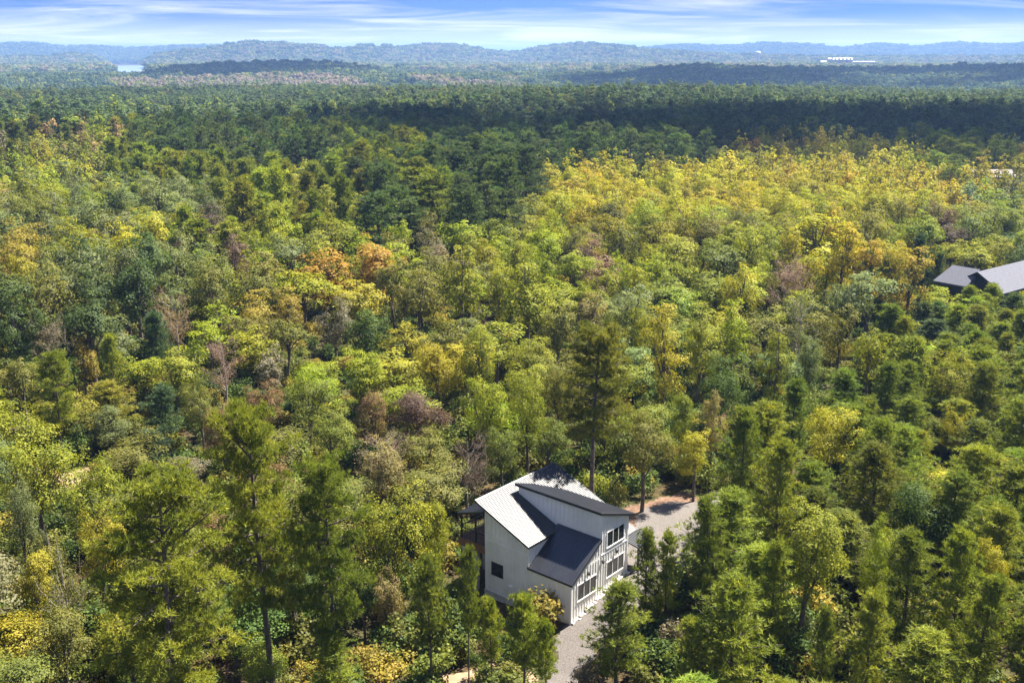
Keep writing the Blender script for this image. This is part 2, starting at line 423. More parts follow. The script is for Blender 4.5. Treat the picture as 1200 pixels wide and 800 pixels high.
# battens, each its own strip
def batten_r(u, z0, z1): box("batten", (u - 0.02, -0.035, z0), (u + 0.02, 0.0, z1), M_TRIM, wg if u < 3.6 else wt)
def batten_l(v, z0, z1): box("batten", (-0.03, v - 0.02, z0), (0.0, v + 0.02, z1), M_TRIM, wm_ if v > 4 else wg)
def gr(u): return 0.22 * u - 0.02 if u < 6 else 1.3
holes = [(0.76, 2.98, 1.6, 2.83), (4.38, 6.55, 2.0, 3.22), (4.35, 6.5, 4.52, 5.72)]
u_ = 0.05
while u_ < 7.1:
    top = zG(u_) - 0.14 if u_ < 3.58 else zT(u_) - 0.15
    segs = [(gr(u_) + 0.12, top)]
    for a, b, c, d in holes + [(0, 7.1, 4.10, 4.20)]:
        if a - 0.1 < u_ < b + 0.1:
            segs = [s for lo, hi in segs for s in ((lo, min(hi, c - 0.12)), (max(lo, d + 0.09), hi)) if s[1] - s[0] > 0.1]
    for lo, hi in segs: batten_r(u_, lo, hi)
    u_ += 0.33
for k in range(9):                                    # tall wall over the garage roof
    v = 0.05 + k * 0.8 / 2
for k in range(17):
    v = 0.10 + k * 0.42
    lo = zG(3.6) + 0.02 if v < 4.0 else zM(v) + 0.05
    if zT(3.6) - 0.2 - lo > 0.15: box("batten", (3.57, v - 0.02, lo), (3.6, v + 0.02, zT(3.6) - 0.15), M_TRIM, wt)
for k in range(20):
    v = 0.12 + k * 0.42
    if v > 8.25: break
    if v < 4: batten_l(v, -0.35 - 0.09 * v, zG(0) - 0.16)
    else:
        batten_l(v, 4.24, zM(v) - 0.16)
        if not 6.45 < v < 7.75: batten_l(v, -0.3 - 0.09 * v, 4.10)
        else:
            batten_l(v, 2.55, 4.10); batten_l(v, -0.3 - 0.09 * v, 1.38)
for k in range(9):                                    # step wall above the garage roof
    u = 0.25 + k * 0.4
    if zM(4) - 0.15 - zG(u) > 0.12: box("batten", (u - 0.02, 3.965, zG(u) + 0.02), (u + 0.02, 4.0, zM(4) - 0.16), M_TRIM, wm_)
box("trim_band", (-0.035, 4.02, 4.12), (0.0, 8.3, 4.22), M_TRIM, wm_)
box("trim_band", (3.62, -0.04, 4.11), (7.1, 0.0, 4.19), M_TRIM, wt)
for (a, b, par) in (((-0.03, -0.045, -0.9), (0.10, 0.0, zG(0) - 0.15), wg), ((-0.045, 0.002, -0.9), (-0.001, 0.12, zG(0) - 0.15), wg), ((7.0, -0.045, 0.6), (7.13, 0.0, zT(7.1) - 0.16), wt),
                    ((3.555, 0.0, zG(3.6) + 0.02), (3.6, 0.12, zT(3.6) - 0.15), wt), ((-0.045, 8.2, -1.0), (0.0, 8.33, zM(8.2) - 0.16), wm_), ((-0.045, 3.95, 3.35), (0.0, 4.06, zM(4) - 0.15), wm_)):
    box("corner_board", a, b, M_TRIM, par)
# foundation: a row of pale stones along the drive, a plinth on the shaded side
rr = random.Random(3)
u_ = 0.0
while u_ < 7.0:
    w_ = rr.uniform(0.22, 0.42); hh = rr.uniform(0.16, 0.3); g = gr(u_)
    a, b = (u_, -rr.uniform(0.20, 0.34), g - 0.25), (u_ + w_ - 0.02, -0.005, g + hh - 0.05)
    V = [tuple(c + rr.uniform(-0.02, 0.02) if i != 1 else c for i, c in enumerate(p)) for p in boxv(*a, *b)]
    poly("foundation_stone", V, BOXF, M_STONE, H)
    u_ += w_
box("plinth", (-0.10, 4.3, -2.0), (-0.002, 8.36, -0.05), M_STONE, H)
# roofs
rm = slab("roof", [(-0.32, 3.74, zM(3.74) - 0.01), (9.5, 3.74, zM(3.74) - 0.01), (9.5, 9.05, zM(9.05) - 0.01), (-0.32, 9.05, zM(9.05) - 0.01)], 0.16, M_FASCIA, H)
panels(rm, (-0.32, 3.74, zM(3.74)), (9.5, 3.74, zM(3.74)), (9.5, 9.05, zM(9.05)), (-0.32, 9.05, zM(9.05)), 16)
rl = slab("roof", [(7.16, 0.70, zM(0.7) - 0.01), (9.5, 0.70, zM(0.7) - 0.01), (9.5, 3.735, zM(3.735) - 0.01), (7.16, 3.735, zM(3.735) - 0.01)], 0.14, M_FASCIA, H)
panels(rl, (7.16, 0.70, zM(0.7)), (9.5, 0.70, zM(0.7)), (9.5, 3.735, zM(3.735)), (7.16, 3.735, zM(3.735)), 4)
rt_ = slab("roof", [(3.28, -0.2, zT(3.28)), (7.7, -0.2, zT(7.7)), (7.7, 8.13, zT(7.7)), (3.28, 8.13, zT(3.28))], 0.2, M_FASCIA, H)
panels(rt_, (7.7, -0.2, zT(7.7) + 0.003), (7.7, 8.13, zT(7.7) + 0.003), (3.28, 8.13, zT(3.28) + 0.003), (3.28, -0.2, zT(3.28) + 0.003), 13)
rg = slab("roof", [(-0.06, -0.12, zG(-0.06)), (3.58, -0.12, zG(3.58)), (3.58, 4.10, zG(3.58)), (-0.06, 4.10, zG(-0.06))], 0.15, M_FASCIA, H)
rg.data.transform(Matrix.Identity(4))
panels(rg, (-0.06, 4.10, zG(-0.06) + 0.003), (-0.06, -0.12, zG(-0.06) + 0.003), (3.58, -0.12, zG(3.58) + 0.003), (3.58, 4.10, zG(3.58) + 0.003), 7)
poly("ridge_cap", [(-0.34, 8.9, zM(8.9) + 0.055), (9.52, 8.9, zM(8.9) + 0.055), (9.52, 9.08, zM(9.08) + 0.055), (-0.34, 9.08, zM(9.08) + 0.055), (-0.34, 9.08, zM(9.08) - 0.2), (9.52, 9.08, zM(9.08) - 0.2)], [(0, 1, 2, 3), (3, 2, 5, 4)], M_ROOFMETAL, rm)
# entry canopy at the far right corner
rc = slab("canopy", [(7.5, -0.8, 3.52), (9.75, -0.8, 3.52), (9.75, 0.72, 3.78), (7.5, 0.72, 3.78)], 0.12, M_FASCIA, H)
panels(rc, (7.5, -0.8, 3.525), (9.75, -0.8, 3.525), (9.75, 0.72, 3.785), (7.5, 0.72, 3.785), 4)
for u in (7.7, 9.6): box("post", (u - 0.07, -0.72, 1.0), (u + 0.07, -0.58, 3.42), M_BLACK, H)
box("entry_wall", (7.12, 2.2, 0.6), (9.2, 2.32, 4.2), surface("tan_timber_boards", (0.40, 0.28, 0.15), (0.52, 0.38, 0.22), 2.0, 0.7), H)
fd = box("front_door", (7.5, 2.12, 1.3), (8.4, 2.2, 3.35), M_BLACK, H)
box("handle", (7.6, 2.06, 2.2), (7.65, 2.12, 2.4), M_TRIM, fd)
# windows
faceR = lambda s, o, z: (s, -o, z)
faceL = lambda s, o, z: (-o, s, z)
for a, b, c, d in holes: window(H, a, b, c, d, 3, faceR)
window(H, 6.6, 7.6, 1.5, 2.42, 1, faceL, m_frame=M_BLACK)
# lamps under the eaves on the right facade
for (u, z) in ((1.91, 3.42), (3.72, 3.64), (5.47, 3.83)):
    lamp = box("wall_lamp", (u - 0.06, -0.05, z - 0.10), (u + 0.06, -0.036, z + 0.12), M_BLACK, H)
    boxes("lamp_shade", [((u - 0.08, -0.22, z - 0.12), (u + 0.08, -0.05, z + 0.06)), ((u - 0.10, -0.25, z + 0.06), (u + 0.10, -0.05, z + 0.09))], M_BLACK, lamp)
vent = box("vent_hood", (-0.20, 5.55, 0.95), (-0.03, 5.85, 1.15), M_TRIM, H)
box("vent_pipe", (-0.15, 5.64, 0.1), (-0.04, 5.76, 0.95), M_TRIM, vent)
# raised porch on the left
zP = lambda v: 6.71 - 0.33 * (v - 7.75)
rp = slab("porch_roof", [(-0.3, 8.32, zP(8.32)), (5.6, 8.32, zP(8.32)), (5.6, 11.0, zP(11.0)), (-0.3, 11.0, zP(11.0))], 0.16, M_FASCIA, H)
panels(rp, (5.6, 11.0, zP(11) + 0.003), (-0.3, 11.0, zP(11) + 0.003), (-0.3, 8.32, zP(8.32) + 0.003), (5.6, 8.32, zP(8.32) + 0.003), 9)
for (u, v) in ((0.05, 9.37), (0.05, 10.85), (2.8, 10.85), (5.3, 10.85)):
    box("post", (u - 0.06, v - 0.06, -1.6 if v > 10 else 3.5), (u + 0.06, v + 0.06, zP(v) - 0.17), M_BLACK, H)
dk = box("deck", (0.0, 8.32, 3.30), (5.4, 11.05, 3.46), M_DECK, H)
box("deck_beam", (-0.06, 8.34, 2.86), (-0.003, 11.1, 3.48), M_DECK, dk)
box("deck_beam", (0.0, 11.052, 2.86), (5.4, 11.11, 3.48), M_DECK, dk)
for i in range(18): box("deck_board", (0.02 + i * 0.3, 8.34, 3.462), (0.02 + i * 0.3 + 0.28, 11.04, 3.485), M_DECK, dk)
rail = boxes("railing", [((-0.03, 8.40, 4.38), (0.05, 11.0, 4.45)), ((0.05, 10.97, 4.38), (5.4, 11.05, 4.45)), ((-0.02, 8.40, 3.60), (0.03, 11.0, 3.65)), ((0.05, 10.98, 3.60), (5.4, 11.03, 3.65))], M_BLACK, H)
for i in range(15):
    v = 8.5 + i * 0.17
    box("baluster", (-0.008, v, 3.65), (0.018, v + 0.025, 4.38), M_BLACK, rail)
for i in range(24):
    u = 0.2 + i * 0.215
    box("baluster", (u, 10.99, 3.65), (u + 0.025, 11.02, 4.38), M_BLACK, rail)
box("stone_pier", (0.02, 9.46, -2.0), (0.55, 10.83, 2.84), M_STONE, H)
for r in range(11):                                    # courses of pale block on the pier
    z0 = -0.6 + r * 0.31
    for c in range(3):
        o_ = 0.22 if r % 2 else 0.0
        a, b = max(9.47, 9.47 + c * 0.46 - o_), min(10.82, 9.47 + (c + 1) * 0.46 - o_ - 0.02)
        if b - a > 0.1: box("block", (-0.01 - rr.uniform(0, 0.02), a, z0), (0.02, b, z0 + 0.285), M_STONE, H)
box("lower_wall", (2.6, 8.32, -2.0), (2.75, 11.0, 3.28), M_GREYWALL, H)

# ------------------------------------------------------------------ navy house among the trees on the right
nx, ny = unproject(1145.5, 318.5, 7.6)
R_ = math.atan2(math.cos(RAD(52)), math.sin(RAD(52)))
NH = empty("house", (nx, ny, float(ground_z(nx, ny))), R_, label="navy house with pale grey shingle roofs among the trees", category="house")
zb = 7.6 - float(ground_z(nx, ny))
hw, drop = 4.4, 2.7
prism("wall", [(-hw + 0.3, -1), (hw - 0.3, -1), (hw - 0.3, zb - drop), (0, zb - 0.2), (-hw + 0.3, zb - drop)], "x", 0.5, 17, M_NAVY, NH)
box("wall", (-1.6, 0.5, -1), (0.5, 5.7, zb - 2.35), M_NAVY, NH)
rA = slab("roof", [(0, -hw, zb - drop), (18, -hw, zb - drop), (18, 0, zb), (0, 0, zb)], 0.22, M_SHINGLE, NH)
rB = slab("roof", [(18, hw, zb - drop), (0, hw, zb - drop), (0, 0, zb), (18, 0, zb)], 0.22, M_SHINGLE, NH)
for rr_, s in ((rA, -1), (rB, 1)):
    for k in range(12):
        t0, t1 = k / 12, (k + 1) / 12
        ya, yb = s * hw * (1 - t0), s * hw * (1 - t1)
        za, zb2 = zb - drop * (1 - t0), zb - drop * (1 - t1)
        V = [(-0.03, ya, za + 0.03), (18.03, ya, za + 0.03), (18.03, yb, zb2 + 0.005), (-0.03, yb, zb2 + 0.005), (-0.03, ya, za), (18.03, ya, za)]
        poly("shingle_course", V, [(0, 1, 2, 3), (0, 4, 5, 1)] if s < 0 else [(3, 2, 1, 0), (1, 5, 4, 0)], M_SHINGLE, rr_)
poly("barge_board", [(-0.06, -hw, zb - drop - 0.25), (-0.06, 0, zb - 0.25), (-0.06, hw, zb - drop - 0.25), (-0.06, hw, zb - drop), (-0.06, 0, zb), (-0.06, -hw, zb - drop)], [(0, 5, 4, 1), (1, 4, 3, 2)], M_NAVY, NH)
# wing to the left with its own hip
rw = poly("wing_roof", [(-2.0, 0.4, zb - 2.15), (-2.0, 6.0, zb - 2.15), (1.6, 5.0, zb + 0.1), (1.6, 0.4, zb + 0.1), (-2.0, 0.4, zb - 2.4), (-2.0, 6.0, zb - 2.4), (5.5, 6.0, zb - 2.4), (5.5, 0.4, zb - 2.4)],
          [(0, 3, 2, 1), (0, 1, 5, 4), (3, 7, 6, 2), (1, 2, 6, 5), (0, 4, 7, 3)], M_SHINGLE, NH)
faceN = lambda s, o, z: (-1.6 - o, s, z)
window(NH, 1.0, 2.2, 1.2, 2.6, 2, faceN)

# ------------------------------------------------------------------ far buildings half hidden in the forest
def far_house(pxx, pyy, zpeak, az, ln, wd, hgt, wall, roof, label, windows=3):
    x, y = unproject(pxx, pyy, zpeak); g = float(ground_z(x, y)); zp = zpeak - g
    e = empty("house", (x, y, g), RAD(90 - az), label=label, category="house")
    e_ = hgt
    prism("wall", [(-wd / 2, -1), (wd / 2, -1), (wd / 2, zp - e_), (0, zp - 0.1), (-wd / 2, zp - e_)], "x", -ln / 2, ln / 2, wall, e)
    for s in (-1, 1):
        c = [(-ln / 2 - 0.4, s * (wd / 2 + 0.4), zp - e_ - 0.2), (ln / 2 + 0.4, s * (wd / 2 + 0.4), zp - e_ - 0.2), (ln / 2 + 0.4, 0, zp + 0.1), (-ln / 2 - 0.4, 0, zp + 0.1)]
        if s > 0: c = [c[1], c[0], c[3], c[2]]
        slab("roof", c, 0.2, roof, e)
    for k in range(windows):
        s = -ln / 2 + ln * (k + 0.5) / windows
        for sd in (-1, 1):
            window(e, s - 0.6, s + 0.6, zp - e_ - 1.9, zp - e_ - 0.6, 2, (lambda sd: (lambda a, o, z: (a, sd * (wd / 2 + o), z)))(sd))
    return e
M_TANROOF = surface("pale_tan_roof", (0.55, 0.47, 0.42), (0.62, 0.54, 0.48), 0.5, 0.7)
far_house(1139, 159, 10.5, 100, 4.5, 4, 1.4, M_GREYWALL, M_TANROOF, "small house with a pale pinkish roof deep in the dark pines", 1)
far_house(1160, 199, 5.6, 95, 13, 7, 1.6, M_WHITE, M_TANROOF, "long white building glimpsed under trees beyond the yellow canopy", 6)
far_house(283, 192, 9.0, 75, 7, 6, 2.0, M_GREYWALL, M_SHINGLE, "pale grey two-storey house in the shade of tall pines")
far_house(319, 211, 8.5, 120, 4, 4, 1.2, M_WHITE, M_WHITE, "little white roof showing behind the green treetops", 1)

# ------------------------------------------------------------------ water tower and plant on the plain
def lathe(name, prof, n, m, parent):
    V, F = [], []
    for r, z in prof:
        for k in range(n): V.append((r * math.cos(2 * math.pi * k / n), r * math.sin(2 * math.pi * k / n), z))
    for i in range(len(prof) - 1):
        for k in range(n):
            F.append((i * n + k, i * n + (k + 1) % n, (i + 1) * n + (k + 1) % n, (i + 1) * n + k))
    o = poly(name, V, F, m, parent)
    for p in o.data.polygons: p.use_smooth = True
    return o
wd_ = 4300.0
def polar(pxx, d): a = px_az(pxx); return d * math.sin(a), d * math.cos(a)
wx, wy = polar(888, wd_); wg_ = float(ground_z(wx, wy))
WT = empty("water_tower", (wx, wy, wg_), 0, label="white water tower with a rounded tank on a slim stem on the far plain", category="water tower")
top = CAM_H + wd_ * (HOR_Y - 60.5) / F_PX - wg_
lathe("stem", [(8.5, -3), (6.6, 6), (6.0, top - 19), (6.6, top - 16)], 14, M_WHITE, WT)
lathe("tank", [(6.6, top - 16), (9.5, top - 13.5), (12.2, top - 8.5), (11.0, top - 4), (7, top - 1), (0.1, top)], 20, M_WHITE, WT)
fx, fy = polar(985, 3700.0); fg = float(ground_z(fx, fy))
FT = empty("factory", (fx, fy, fg), RAD(-17), label="industrial plant with a white roof and low sheds on the far plain", category="factory")
tz = CAM_H + 3700 * (HOR_Y - 67) / F_PX - fg
M_PALE = surface("pale_weathered_roof", (0.42, 0.41, 0.41), (0.50, 0.49, 0.49), 0.05, 0.7)
M_PLANT = surface("mauve_brown_cladding", (0.25, 0.20, 0.24), (0.36, 0.30, 0.33), 0.05, 0.7)
box("hall", (-25, -12, -2), (40, 18, tz - 7), M_PLANT, FT)
prism("white_roof", [(-15, tz - 8), (21, tz - 8), (3, tz - 1)], "x", -24, 40, M_PALE, FT)
for k in range(5): box("roof_vent", (-18 + 12 * k, -13.6, tz - 10), (-12 + 12 * k, -13, tz - 3), M_WHITE, FT)
box("tower_block", (-40, -10, -2), (-27, 8, tz - 6), M_PLANT, FT)
prism("white_block", [(-12, tz - 6), (8, tz - 6), (-2, tz - 1)], "x", -39, -28, M_WHITE, FT)
prism("shed", [(-26, -2), (-8, -2), (-8, tz - 16), (-17, tz - 10), (-26, tz - 16)], "x", -62, -42, M_PALE, FT)
box("low_shed", (41, -10, -2), (110, 12, tz - 15), M_PLANT, FT)
prism("low_roof", [(-11, tz - 15), (13, tz - 15), (1, tz - 12)], "x", 41, 112, M_GREYWALL, FT)
bx_, by_ = polar(634, 2900.0); bgz = float(ground_z(bx_, by_))
PB = empty("barn", (bx_, by_, bgz), RAD(20), label="tiny pale building on the plain left of the dark ridge", category="barn")
box("wall", (-9, -6, -2), (9, 6, 17), M_WHITE, PB)
prism("roof", [(-7, 17), (7, 17), (0, 21)], "x", -9.5, 9.5, M_WHITE, PB)

# ------------------------------------------------------------------ tree meshes
def unit(v): return v / np.maximum(np.linalg.norm(v, axis=-1, keepdims=True), 1e-9)
def tube(path, radii, n=6):
    """tapered tube along a path -> verts, quads"""
    path = np.asarray(path, float); radii = np.asarray(radii, float)
    t = unit(np.gradient(path, axis=0))
    ref = np.where(np.abs(t[:, 2:3]) > 0.9, np.array([[1.0, 0, 0]]), np.array([[0, 0, 1.0]]))
    a = unit(np.cross(t, ref)); b = np.cross(t, a)
    ang = np.linspace(0, 2 * np.pi, n, endpoint=False)
    V = path[:, None] + radii[:, None, None] * (a[:, None] * np.cos(ang)[None, :, None] + b[:, None] * np.sin(ang)[None, :, None])
    m = len(path)
    i = np.arange(m - 1)[:, None] * n; j = np.arange(n)[None]; j2 = (j + 1) % n
    Q = np.stack([i + j, i + j2, i + n + j2, i + n + j], -1).reshape(-1, 4)
    return V.reshape(-1, 3), Q
def join(parts):
    V, Q, k = [], [], 0
    for v, q in parts:
        V.append(v); Q.append(q + k); k += len(v)
    return np.concatenate(V), np.concatenate(Q)
def leaves_mesh(name, P, Nn, size, vary, r, material, aspect=0.62):
    """one small leaf-shaped face at each point of P, facing Nn"""
    n = len(P)
    rnd = unit(r.normal(size=(n, 3)))
    Nn = unit(Nn)
    a = unit(np.cross(Nn, rnd)); b = np.cross(Nn, a)
    s = (np.asarray(size) * r.uniform(0.7, 1.3, n))[:, None]
    V = np.stack([P - a * s * 0.5, P + b * s * 0.5 * aspect - Nn * s * 0.08, P + a * s * 0.5, P - b * s * 0.5 * aspect - Nn * s * 0.08], 1).reshape(-1, 3)
    me = mesh_np(name, V, np.arange(4 * n).reshape(-1, 4), 4, [material])
    at = me.attributes.new("vary", "FLOAT", "FACE"); at.data.foreach_set("value", np.clip(vary, 0, 1).astype(np.float32))
    return me
def needles_mesh(name, P, D, ln, wid, vary, r):
    n = len(P)
    D = unit(D); s = unit(np.cross(D, r.normal(size=(n, 3)))) * (wid * 0.5)
    ln = (ln * r.uniform(0.75, 1.2, n))[:, None]
    V = np.stack([P - s, P + s, P + D * ln], 1).reshape(-1, 3)
    me = mesh_np(name, V, np.arange(3 * n).reshape(-1, 3), 3, [M_NEEDLE])
    at = me.attributes.new("vary", "FLOAT", "FACE"); at.data.foreach_set("value", np.clip(vary, 0, 1).astype(np.float32))
    return me

def broadleaf(seed, nclump, per, leaf, hz=15.0, R=4.0, upright=0.0, sparse=1.0):
    """crown and trunk of a broadleaf tree of nominal height hz and radius R"""
    r = np.random.default_rng(seed)
    zc, rz = hz * (0.58 - 0.03 * upright), hz * (0.42 + 0.06 * upright)
    # lumpy silhouette: a few big boughs, each a cloud of sprays
    nb = 7 + int(3 * upright)
    bd = unit(r.normal(size=(nb, 3)) * np.array([1, 1, 0.8]) + np.array([0, 0, 0.25]))
    bc = bd * np.array([R, R, rz]) * r.uniform(0.28, 0.66, (nb, 1))
    bz = r.uniform(0.9, 1.75, nb)
    C = []
    while len(C) < nclump:
        d = unit(r.normal(size=3) + np.array([0, 0, 0.15]))
        k = r.integers(nb)
        br = R * r.uniform(0.40, 0.58)
        p = bc[k] + d * br * r.uniform(0.5, 1.0) * np.array([0.95, 0.95, bz[k]])
        if upright: p[:2] *= 1 - 0.25 * max(p[2] / rz, 0)
        C.append(p)
    C = np.array(C)
    cr = R * r.uniform(0.11, 0.28, nclump)
    P, Nn, V = [], [], []
    for c, q in zip(C, cr):
        m = int(per * (q / (R * 0.21)) ** 2 * sparse)
        out = unit(c * np.array([1, 1, (R / rz)]))
        d = unit(r.normal(size=(m, 3)) + out * 0.55 + np.array([0, 0, 0.35]))
        P.append(c + d * (q * r.uniform(0.55, 1.06, (m, 1))) * np.array([1.15, 1.15, 0.9]))
        Nn.append(d * 0.75 + out * 0.45 + np.array([0, 0, 0.3]) + r.normal(size=(m, 3)) * 0.34)
        V.append(np.clip(r.uniform(0.25, 0.65) + r.normal(0, 0.13, m), 0, 1))
    P = np.concatenate(P) + np.array([0, 0, zc])
    crown = leaves_mesh("crown", P, np.concatenate(Nn), leaf, np.concatenate(V), r, M_LEAF)
    parts = []
    lean = r.normal(size=2) * 0.03 * hz
    th = np.linspace(0, 1, 7)
    path = np.stack([lean[0] * th ** 2 + 0.1 * np.sin(th * 7), lean[1] * th ** 2, th * hz * 0.62], -1)
    parts.append(tube(path, 0.030 * R + 0.012 * hz * (1 - th) ** 0.8 * 1.0, 7))
    for k in range(nb):
        z0 = hz * r.uniform(0.28, 0.55)
        s = np.array([np.interp(z0, path[:, 2], path[:, 0]), np.interp(z0, path[:, 2], path[:, 1]), z0])
        e = bc[k] * 1.15 + np.array([0, 0, zc])
        t = np.linspace(0, 1, 5)[:, None]
        pp = s + (e - s) * t + np.array([0, 0, 1]) * (np.sin(t * np.pi) * 0.06 * hz) * 0.5
        parts.append(tube(pp, np.linspace(0.028, 0.009, 5) * R, 5))
        for c in C[np.argsort(np.linalg.norm(C - bc[k], axis=1))[:3]]:
            q = pp[2] + (c + np.array([0, 0, zc]) - pp[2]) * np.linspace(0, 1, 4)[:, None] + r.normal(size=(4, 3)) * 0.08 * np.array([[0], [1], [1], [0]])
            parts.append(tube(q, np.linspace(0.014, 0.004, 4) * R, 4))
    V_, Q_ = join(parts)
    return mesh_np("trunk", V_, Q_, 4, [M_BARK], True), crown

def bare(seed, hz=12.0, R=3.0):
    """a half-leafless tree: fine upswept twigs and a thin scatter of withered leaves"""
    r = np.random.default_rng(seed)
    th = np.linspace(0, 1, 6)
    parts = [tube(np.stack([0.3 * np.sin(th * 3), 0.2 * th, th * hz * 0.85], -1), 0.16 * (1 - th) + 0.03, 6)]
    tips = []
    for k in range(26):
        z0 = hz * r.uniform(0.2, 0.8); a = r.uniform(0, 6.28); ln = R * r.uniform(0.6, 1.1) * (1.1 - 0.6 * (z0 / hz))
        d = np.array([math.cos(a), math.sin(a), r.uniform(0.5, 1.3)]); d /= np.linalg.norm(d)
        t = np.linspace(0, 1, 5)[:, None]
        pp = np.array([0.1, 0.1, z0]) + d * ln * 1.5 * t + r.normal(size=(5, 3)) * 0.10 * t
        parts.append(tube(pp, np.linspace(0.055, 0.018, 5), 4))
        for j in range(7):
            s = pp[r.integers(1, 5)]; d2 = unit(d + r.normal(size=3) * 0.6)
            q = s + d2 * r.uniform(0.7, 1.5) * np.linspace(0, 1, 3)[:, None]
            parts.append(tube(q, np.array([0.022, 0.015, 0.008]), 3)); tips.append(q)
    V_, Q_ = join(parts)
    T = np.concatenate(tips)
    P = np.repeat(T, 7, 0) + r.normal(size=(len(T) * 7, 3)) * 0.22
    crown = leaves_mesh("crown", P, r.normal(size=P.shape) + np.array([0, 0, 0.5]), 0.16, r.uniform(0.1, 0.9, len(P)), r, M_LEAF)
    return mesh_np("trunk", V_, Q_, 4, [M_TWIG], True), crown

def pine(seed, hz, R, z_lo, n_limb, pads, tufts, nn, ln, wid, mature=True):
    r = np.random.default_rng(seed)
    th = np.linspace(0, 1, 9)
    path = np.stack([0.02 * hz * np.sin(th * 3 + seed) * th, 0.015 * hz * np.cos(th * 4 + seed) * th, th * hz], -1)
    r0 = 0.0135 * hz if mature else 0.010 * hz
    parts = [tube(path, r0 * (1 - th) ** 0.75 + 0.03, 7)]
    TP, TD, TV = [], [], []
    for k in range(n_limb):
        t = (k + r.uniform(0, 1)) / n_limb
        z0 = hz * (z_lo + (0.97 - z_lo) * t)
        if mature:
            L_ = R * math.sqrt(max(0.0, 1 - ((t - 0.40) / 0.66) ** 2)) * r.uniform(0.66, 1.12)
            el = RAD(r.uniform(-12, 14) + 40 * t ** 2)
        else:
            L_ = R * (1 - t) ** 0.5 * (0.55 + 0.55 * min(1, t * 2.6)) * r.uniform(0.5, 1.3) + 0.12
            el = RAD(r.uniform(5, 28) + 34 * t)
        a = k * 2.39996 + r.uniform(-0.5, 0.5)
        d = np.array([math.cos(a) * math.cos(el), math.sin(a) * math.cos(el), math.sin(el)])
        s = np.array([np.interp(z0, path[:, 2], path[:, 0]), np.interp(z0, path[:, 2], path[:, 1]), z0])
        tt = np.linspace(0, 1, 5)[:, None]
        curve = s + d * L_ * tt + np.array([0, 0, 1]) * L_ * 0.16 * tt ** 2 * (1 if not mature else 0.7)
        parts.append(tube(curve, np.linspace(r0 * 0.30, 0.018, 5), 4))
        side = unit(np.cross(d, [0, 0, 1.0]))
        lv = r.uniform(0.2, 0.7)
        for p in range(pads):
            f = 0.26 + 0.74 * (p + r.uniform(0, 0.8)) / pads if mature else 0.22 + 0.78 * (p + r.uniform(0, 1)) / pads
            f = min(f, 1.0)
            c = np.array([np.interp(f, tt[:, 0], curve[:, i]) for i in range(3)])
            off = side * L_ * r.uniform(-0.30, 0.30) * (1.1 - 0.6 * abs(f - 0.6))
            c2 = c + off + np.array([0, 0, r.uniform(0, 0.2)])
            if mature: parts.append(tube(np.stack([c - d * 0.15 * L_, c2]), np.array([0.03, 0.012]), 3))
            pr = (0.72 if mature else 0.40) * r.uniform(0.75, 1.25) * (R / (5.0 if mature else 2.6)) ** 0.5
            q = unit(r.normal(size=(tufts, 3))) * (pr * r.uniform(0.25, 1.0, (tufts, 1))) * np.array([1.15, 1.15, 0.55])
            TP.append(c2 + q)
            TD.append(unit(q) * 0.55 + d * 0.45 + np.array([0, 0, 0.75]))
            TV.append(np.clip(lv + r.normal(0, 0.13, tufts), 0, 1))
    TP, TD, TV = np.concatenate(TP), unit(np.concatenate(TD)), np.concatenate(TV)
    # bud tufts at the leader
    m = len(TP)
    P = np.repeat(TP, nn, 0) + r.normal(size=(m * nn, 3)) * 0.03
    D = np.repeat(TD, nn, 0) * 0.75 + unit(r.normal(size=(m * nn, 3))) * 0.85
    crown = needles_mesh("crown", P, D, ln, wid, np.repeat(TV, nn) + r.normal(0, 0.10, m * nn), r)
    V_, Q_ = join(parts)
    return mesh_np("trunk", V_, Q_, 4, [M_BARK], True), crown

def shrub(seed, leaf=0.17, R=1.5, hz=2.4, n=34):
    r = np.random.default_rng(seed)
    C = unit(r.normal(size=(n, 3)) + [0, 0, 0.3]) * np.array([R, R, hz * 0.45]) * r.uniform(0.3, 0.85, (n, 1)) + [0, 0, hz * 0.52]
    P, Nn, V = [], [], []
    for c in C:
        m = 46; d = unit(r.normal(size=(m, 3)) + [0, 0, 0.5])
        P.append(c + d * R * 0.30 * r.uniform(0.3, 1, (m, 1))); Nn.append(d + r.normal(size=(m, 3)) * 0.6 + [0, 0, 0.4]); V.append(np.clip(r.uniform(0.2, 0.75) + r.normal(0, 0.15, m), 0, 1))
    crown = leaves_mesh("foliage", np.concatenate(P), np.concatenate(Nn), leaf, np.concatenate(V), r, M_LEAF)
    parts = []
    for c in C[:12]:
        parts.append(tube(np.linspace([0, 0, -0.1], c, 4) + r.normal(size=(4, 3)) * 0.05, np.linspace(0.05, 0.012, 4), 4))
    V_, Q_ = join(parts)
    return mesh_np("stem", V_, Q_, 4, [M_BARK], True), crown

